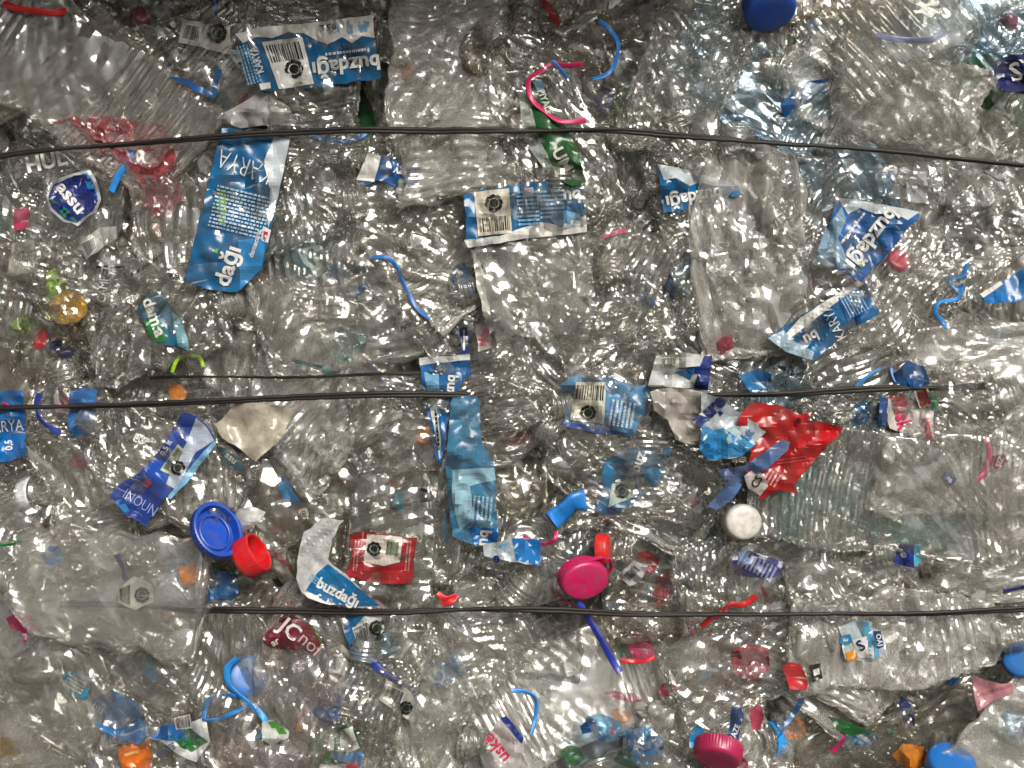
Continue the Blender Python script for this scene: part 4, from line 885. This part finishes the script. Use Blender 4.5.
# ------------------------------------------------------------------ the pressed mass behind
def core_mat():
    m = bpy.data.materials.new('pressed plastic mass'); m.use_nodes = True
    n, l = m.node_tree.nodes, m.node_tree.links
    b = n['Principled BSDF']
    tc = n.new('ShaderNodeTexCoord')
    nz = n.new('ShaderNodeTexNoise'); nz.inputs['Scale'].default_value = 9; nz.inputs['Detail'].default_value = 3
    l.new(tc.outputs['Object'], nz.inputs['Vector'])
    ad = n.new('ShaderNodeVectorMath'); ad.operation = 'MULTIPLY_ADD'; ad.inputs[1].default_value = (.12, .12, .12)
    l.new(nz.outputs['Color'], ad.inputs[0]); l.new(tc.outputs['Object'], ad.inputs[2])
    vo = n.new('ShaderNodeTexVoronoi'); vo.inputs['Scale'].default_value = 26
    l.new(ad.outputs[0], vo.inputs['Vector'])
    sp = n.new('ShaderNodeSeparateColor'); l.new(vo.outputs['Color'], sp.inputs[0])
    rp = n.new('ShaderNodeValToRGB'); rp.color_ramp.interpolation = 'CONSTANT'
    cols = [(0, (.12, .115, .11)), (.25, (.24, .23, .22)), (.5, (.06, .058, .055)), (.68, (.38, .37, .35)), (.80, (.07, .20, .42)), (.86, (.40, .38, .36)), (.91, (.42, .06, .08)), (.945, (.16, .30, .34)), (.97, (.10, .25, .10))]
    e = rp.color_ramp.elements
    e[0].position, e[0].color = cols[0][0], (*cols[0][1], 1)
    e[1].position, e[1].color = cols[1][0], (*cols[1][1], 1)
    for p, c in cols[2:]:
        q = e.new(p); q.color = (*c, 1)
    l.new(sp.outputs[0], rp.inputs[0]); l.new(rp.outputs[0], b.inputs['Base Color'])
    b.inputs['Roughness'].default_value = .28
    b.inputs['Coat Weight'].default_value = .4
    return m
nx, nz_ = 380, 290
gx, gz = np.meshgrid(np.linspace(-.47, .47, nx), np.linspace(-.36, .36, nz_))
gy = .052 + folds(gx, gz, 77, .012, .07, .085, 40) + folds(gx, gz, 78, .004, .015, .05, 30)
Gc = np.stack([gx, gy, gz], -1)
core, _ = grid_mesh('compressed_plastic', Gc, False, core_mat())
bmc = bmesh.new(); bmc.from_mesh(core)
be = [e for e in bmc.edges if e.is_boundary]
ex = bmesh.ops.extrude_edge_only(bmc, edges=be)
for v in ex['geom']:
    if isinstance(v, bmesh.types.BMVert): v.co.y = .6
bmesh.ops.contextual_create(bmc, geom=[e for e in bmc.edges if e.is_boundary])
bmc.to_mesh(core); bmc.free()
tag(link(bpy.data.objects.new('compressed_plastic', core)), 'grey pressed mass of crushed plastic filling the bale behind the bottles', 'plastic waste', kind='stuff')

# ------------------------------------------------------------------ bottles pressed into the face of the bale
rng = random.Random(5)
def scatter(n, x0, x1, y0, y1, tries=14):
    pts = []
    for _ in range(n):
        best = None
        for _ in range(tries):
            p = (rng.uniform(x0, x1), rng.uniform(y0, y1))
            d = min([(p[0] - q[0]) ** 2 + (p[1] - q[1]) ** 2 for q in pts] or [9e9])
            if best is None or d > best[0]: best = (d, p)
        pts.append(best[1])
    return pts
WRAPS = [('#1668b8', '#dfe6ea', 'blue'), ('#0f4a9c', '#1668b8', 'dark blue'), ('#2f8fca', '#e6eaec', 'pale blue'), ('#b3202c', '#e4d8d4', 'red'), ('#1f6f86', '#cfe0e0', 'teal'),
         ('#237a3c', '#e2e6d8', 'green'), ('#d8d6d0', '#2a62ae', 'white'), ('#c43a6c', '#ead4da', 'pink')]
CAPC = [('#1565c0', 'blue'), ('#c4155f', 'magenta'), ('#c8161e', 'red'), ('#d9dbd9', 'white'), ('#1b8ad0', 'light blue')]
FILL = []
for lay, (cnt, yy) in enumerate([(78, .021), (58, .038)]):
    for (px, py) in scatter(cnt, -25, 1049, -25, 793):
        k = rng.choice([0, 1, 2, 3, 5, 6, 7, 8, 11, 4, 9, 1, 7, 8] if lay == 0 else [0, 1, 2, 3, 4, 5, 7, 8, 9, 11])
        bright = max(.05, -.25 + .75 * px / 1024 + .65 * py / 768)  # milky low and right, dusty opposite: light falloff put into wall material
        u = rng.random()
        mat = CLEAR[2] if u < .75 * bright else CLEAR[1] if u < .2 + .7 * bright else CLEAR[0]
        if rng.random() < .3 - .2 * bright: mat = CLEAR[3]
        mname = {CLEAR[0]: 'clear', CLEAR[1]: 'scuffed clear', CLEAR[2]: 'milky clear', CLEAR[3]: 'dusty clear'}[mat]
        if rng.random() < .05:
            mat, mname = rng.choice([(BLUISH, 'pale blue'), (TEALC, 'teal tinted'), (GREENC, 'green tinted'), (BLUISH, 'pale blue')])
        wr = None; wname = ''
        if rng.random() < (.0 if lay == 0 else .28):
            a, b, wname = rng.choice(WRAPS[:3] * 2 + WRAPS)
            wr = band_mat(a, b, rng.choice([.35, .5, .65]), rng.randrange(4))
        cp = None; cname = ''
        if rng.random() < (.08 if lay == 0 else .3):
            h, cname = rng.choice(CAPC); cp = solid_mat(h)
        rg = solid_mat(rng.choice(CAPC)[0]) if cp is None and rng.random() < .3 else None
        ang = rng.choice([rng.gauss(0, 30), rng.gauss(180, 30), rng.uniform(0, 360)])
        fl = rng.randrange(2)
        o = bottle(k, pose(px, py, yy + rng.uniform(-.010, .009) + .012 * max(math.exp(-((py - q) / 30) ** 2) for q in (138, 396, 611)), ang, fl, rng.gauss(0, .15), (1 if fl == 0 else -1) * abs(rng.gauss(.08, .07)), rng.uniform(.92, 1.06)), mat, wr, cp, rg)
        FILL.append((o, px, py, k, mname, wname, cname))

# ------------------------------------------------------------------ small coloured shreds caught between the bottles
SHRED = [('#0f6cb4', 'bright blue'), ('#123a86', 'dark blue'), ('#3f9ad0', 'sky blue'), ('#b01c28', 'red'), ('#b82a5c', 'pink'), ('#1c6e38', 'green'), ('#d0cec8', 'white'), ('#1d7f8a', 'teal'), ('#d8801c', 'orange'), ('#5a5aa0', 'violet'), ('#8c1a30', 'maroon')]
SHAPE = ['curled', 'torn', 'folded', 'crumpled', 'pointed', 'narrow']
SHREDS = []
for q, (px, py) in enumerate(scatter(84, 4, 1020, 4, 764, 5) + scatter(30, 560, 1020, 560, 764, 5)):
    if rng.random() > .45 + .55 * py / 768 and px > 200: continue
    hx, cn = rng.choice(SHRED)
    shp = rng.choice(SHAPE)
    w, hh = rng.uniform(7, 20), rng.uniform(6, 14)
    if shp == 'narrow': w, hh = rng.uniform(18, 30), rng.uniform(3, 5)
    a0 = rng.uniform(0, 6.28); m = rng.choice([5, 6, 7])
    poly = []
    for i in range(m):
        t = 2 * math.pi * i / m; r = rng.uniform(.7, 1.25) * (1.5 if shp == 'pointed' and i == 0 else 1)
        u, v = w * r * math.cos(t), hh * r * math.sin(t)
        poly.append((px + u * math.cos(a0) - v * math.sin(a0), py + u * math.sin(a0) + v * math.cos(a0)))
    al = rng.choice([.45, .6, .75, .9])
    o = hero('x', poly, hx, y=rng.uniform(.007, .020), alpha=al, name='film_shred', cat='film', group='small coloured film shreds', amp=.13)
    HEROES.pop()
    SHREDS.append((o, px, py, shp, cn))
# ------------------------------------------------------------------ say which bottle is which
SIZEW = {0: 'slim ribbed', 1: 'short crumpled', 2: 'flat ribbed', 3: 'squat', 4: 'large ribbed', 5: 'tightly folded', 6: 'gently dented', 7: 'finely wrinkled', 8: 'flattened ribbed', 9: 'long smooth', 11: 'small crumpled'}
seen = {}
NOUN = {}
for o, hx, hy in HEROES:
    NOUN[o.name] = o['label']
def landmark(px, py):
    best = sorted(((hx - px) ** 2 + (hy - py) ** 2, o, hx, hy) for o, hx, hy in HEROES if o['category'] in ('cap', 'ring', 'tie', 'bag', 'strip', 'paper', 'wrapper', 'cloth', 'sticker', 'band', 'wire'))[:1] if False else None
    c = None
    for o, hx, hy in HEROES:
        if o['category'] not in ('cap', 'ring', 'tie', 'bag', 'strip', 'cloth', 'label', 'film', 'sticker', 'wrapper', 'tag'): continue
        d = (hx - px) ** 2 + (hy - py) ** 2
        if c is None or d < c[0]: c = (d, o, hx, hy)
    return c
STOP = (' beside ', ' above ', ' below ', ' under ', ' beneath ', ' near ', ' with ', ' lying ', ' over ', ' at ', ' in ', ' seen ', ' showing ', ' hanging ', ' crossing ', ' behind ', ' between ', ' tucked ', ' caught ', ' pinned ', ' snapped ', ' leaning ', ' trailing ', ' round ', ' running ', ' standing ', ' folded ', ' slanting ', ' bent ', ' sticking ', ' half ', ' curving ', ' just ', ' among ', ' inside ', ' on ')
for o, px, py, k, mname, wname, cname in FILL:
    d, h, hx, hy = landmark(px, py)
    t = h['label']
    cut = min([t.find(s) for s in STOP if t.find(s) > 8] or [len(t)])
    t = t[:cut].strip(' ,')
    rel = 'just above' if py < hy - 25 else 'just below' if py > hy + 25 else 'beside'
    look = SIZEW[k] + ' ' + mname + ' bottle'
    if wname: look += ' with ' + wname + ' label'
    elif cname: look += ' with ' + cname + ' cap'
    lab = f'{look} {rel} the {t}'
    if lab in seen:
        an = math.degrees(math.atan2(o.matrix_world[2][0], o.matrix_world[0][0])) % 180
        lab = ('upright ' if 60 < an < 120 else 'level ' if an < 30 or an > 150 else 'slanting ') + lab
    seen[lab] = 1
    tag(o, lab, 'bottle', 'clear bottles pressed into the bale')

def phrase(px, py):
    d, h, hx, hy = landmark(px, py)
    t = h['label']
    cut = min([t.find(s) for s in STOP if t.find(s) > 8] or [len(t)])
    return ('just above' if py < hy - 18 else 'just below' if py > hy + 18 else 'beside') + ' the ' + t[:cut].strip(' ,')
for o, px, py, shp, cn in SHREDS:
    lab = f'small {shp} {cn} film shred {phrase(px, py)}'
    for alt in ('tiny', 'little', 'loose'):
        if lab in seen: lab = alt + lab[lab.index(' '):]
    seen[lab] = 1
    tag(o, lab, 'film', 'small coloured film shreds')
for o in list(COL.objects):                               # keep labels to sixteen words
    if 'label' in o and o.parent is None:
        w = o['label'].split()
        if len(w) > 16: o['label'] = ' '.join(w[:16])
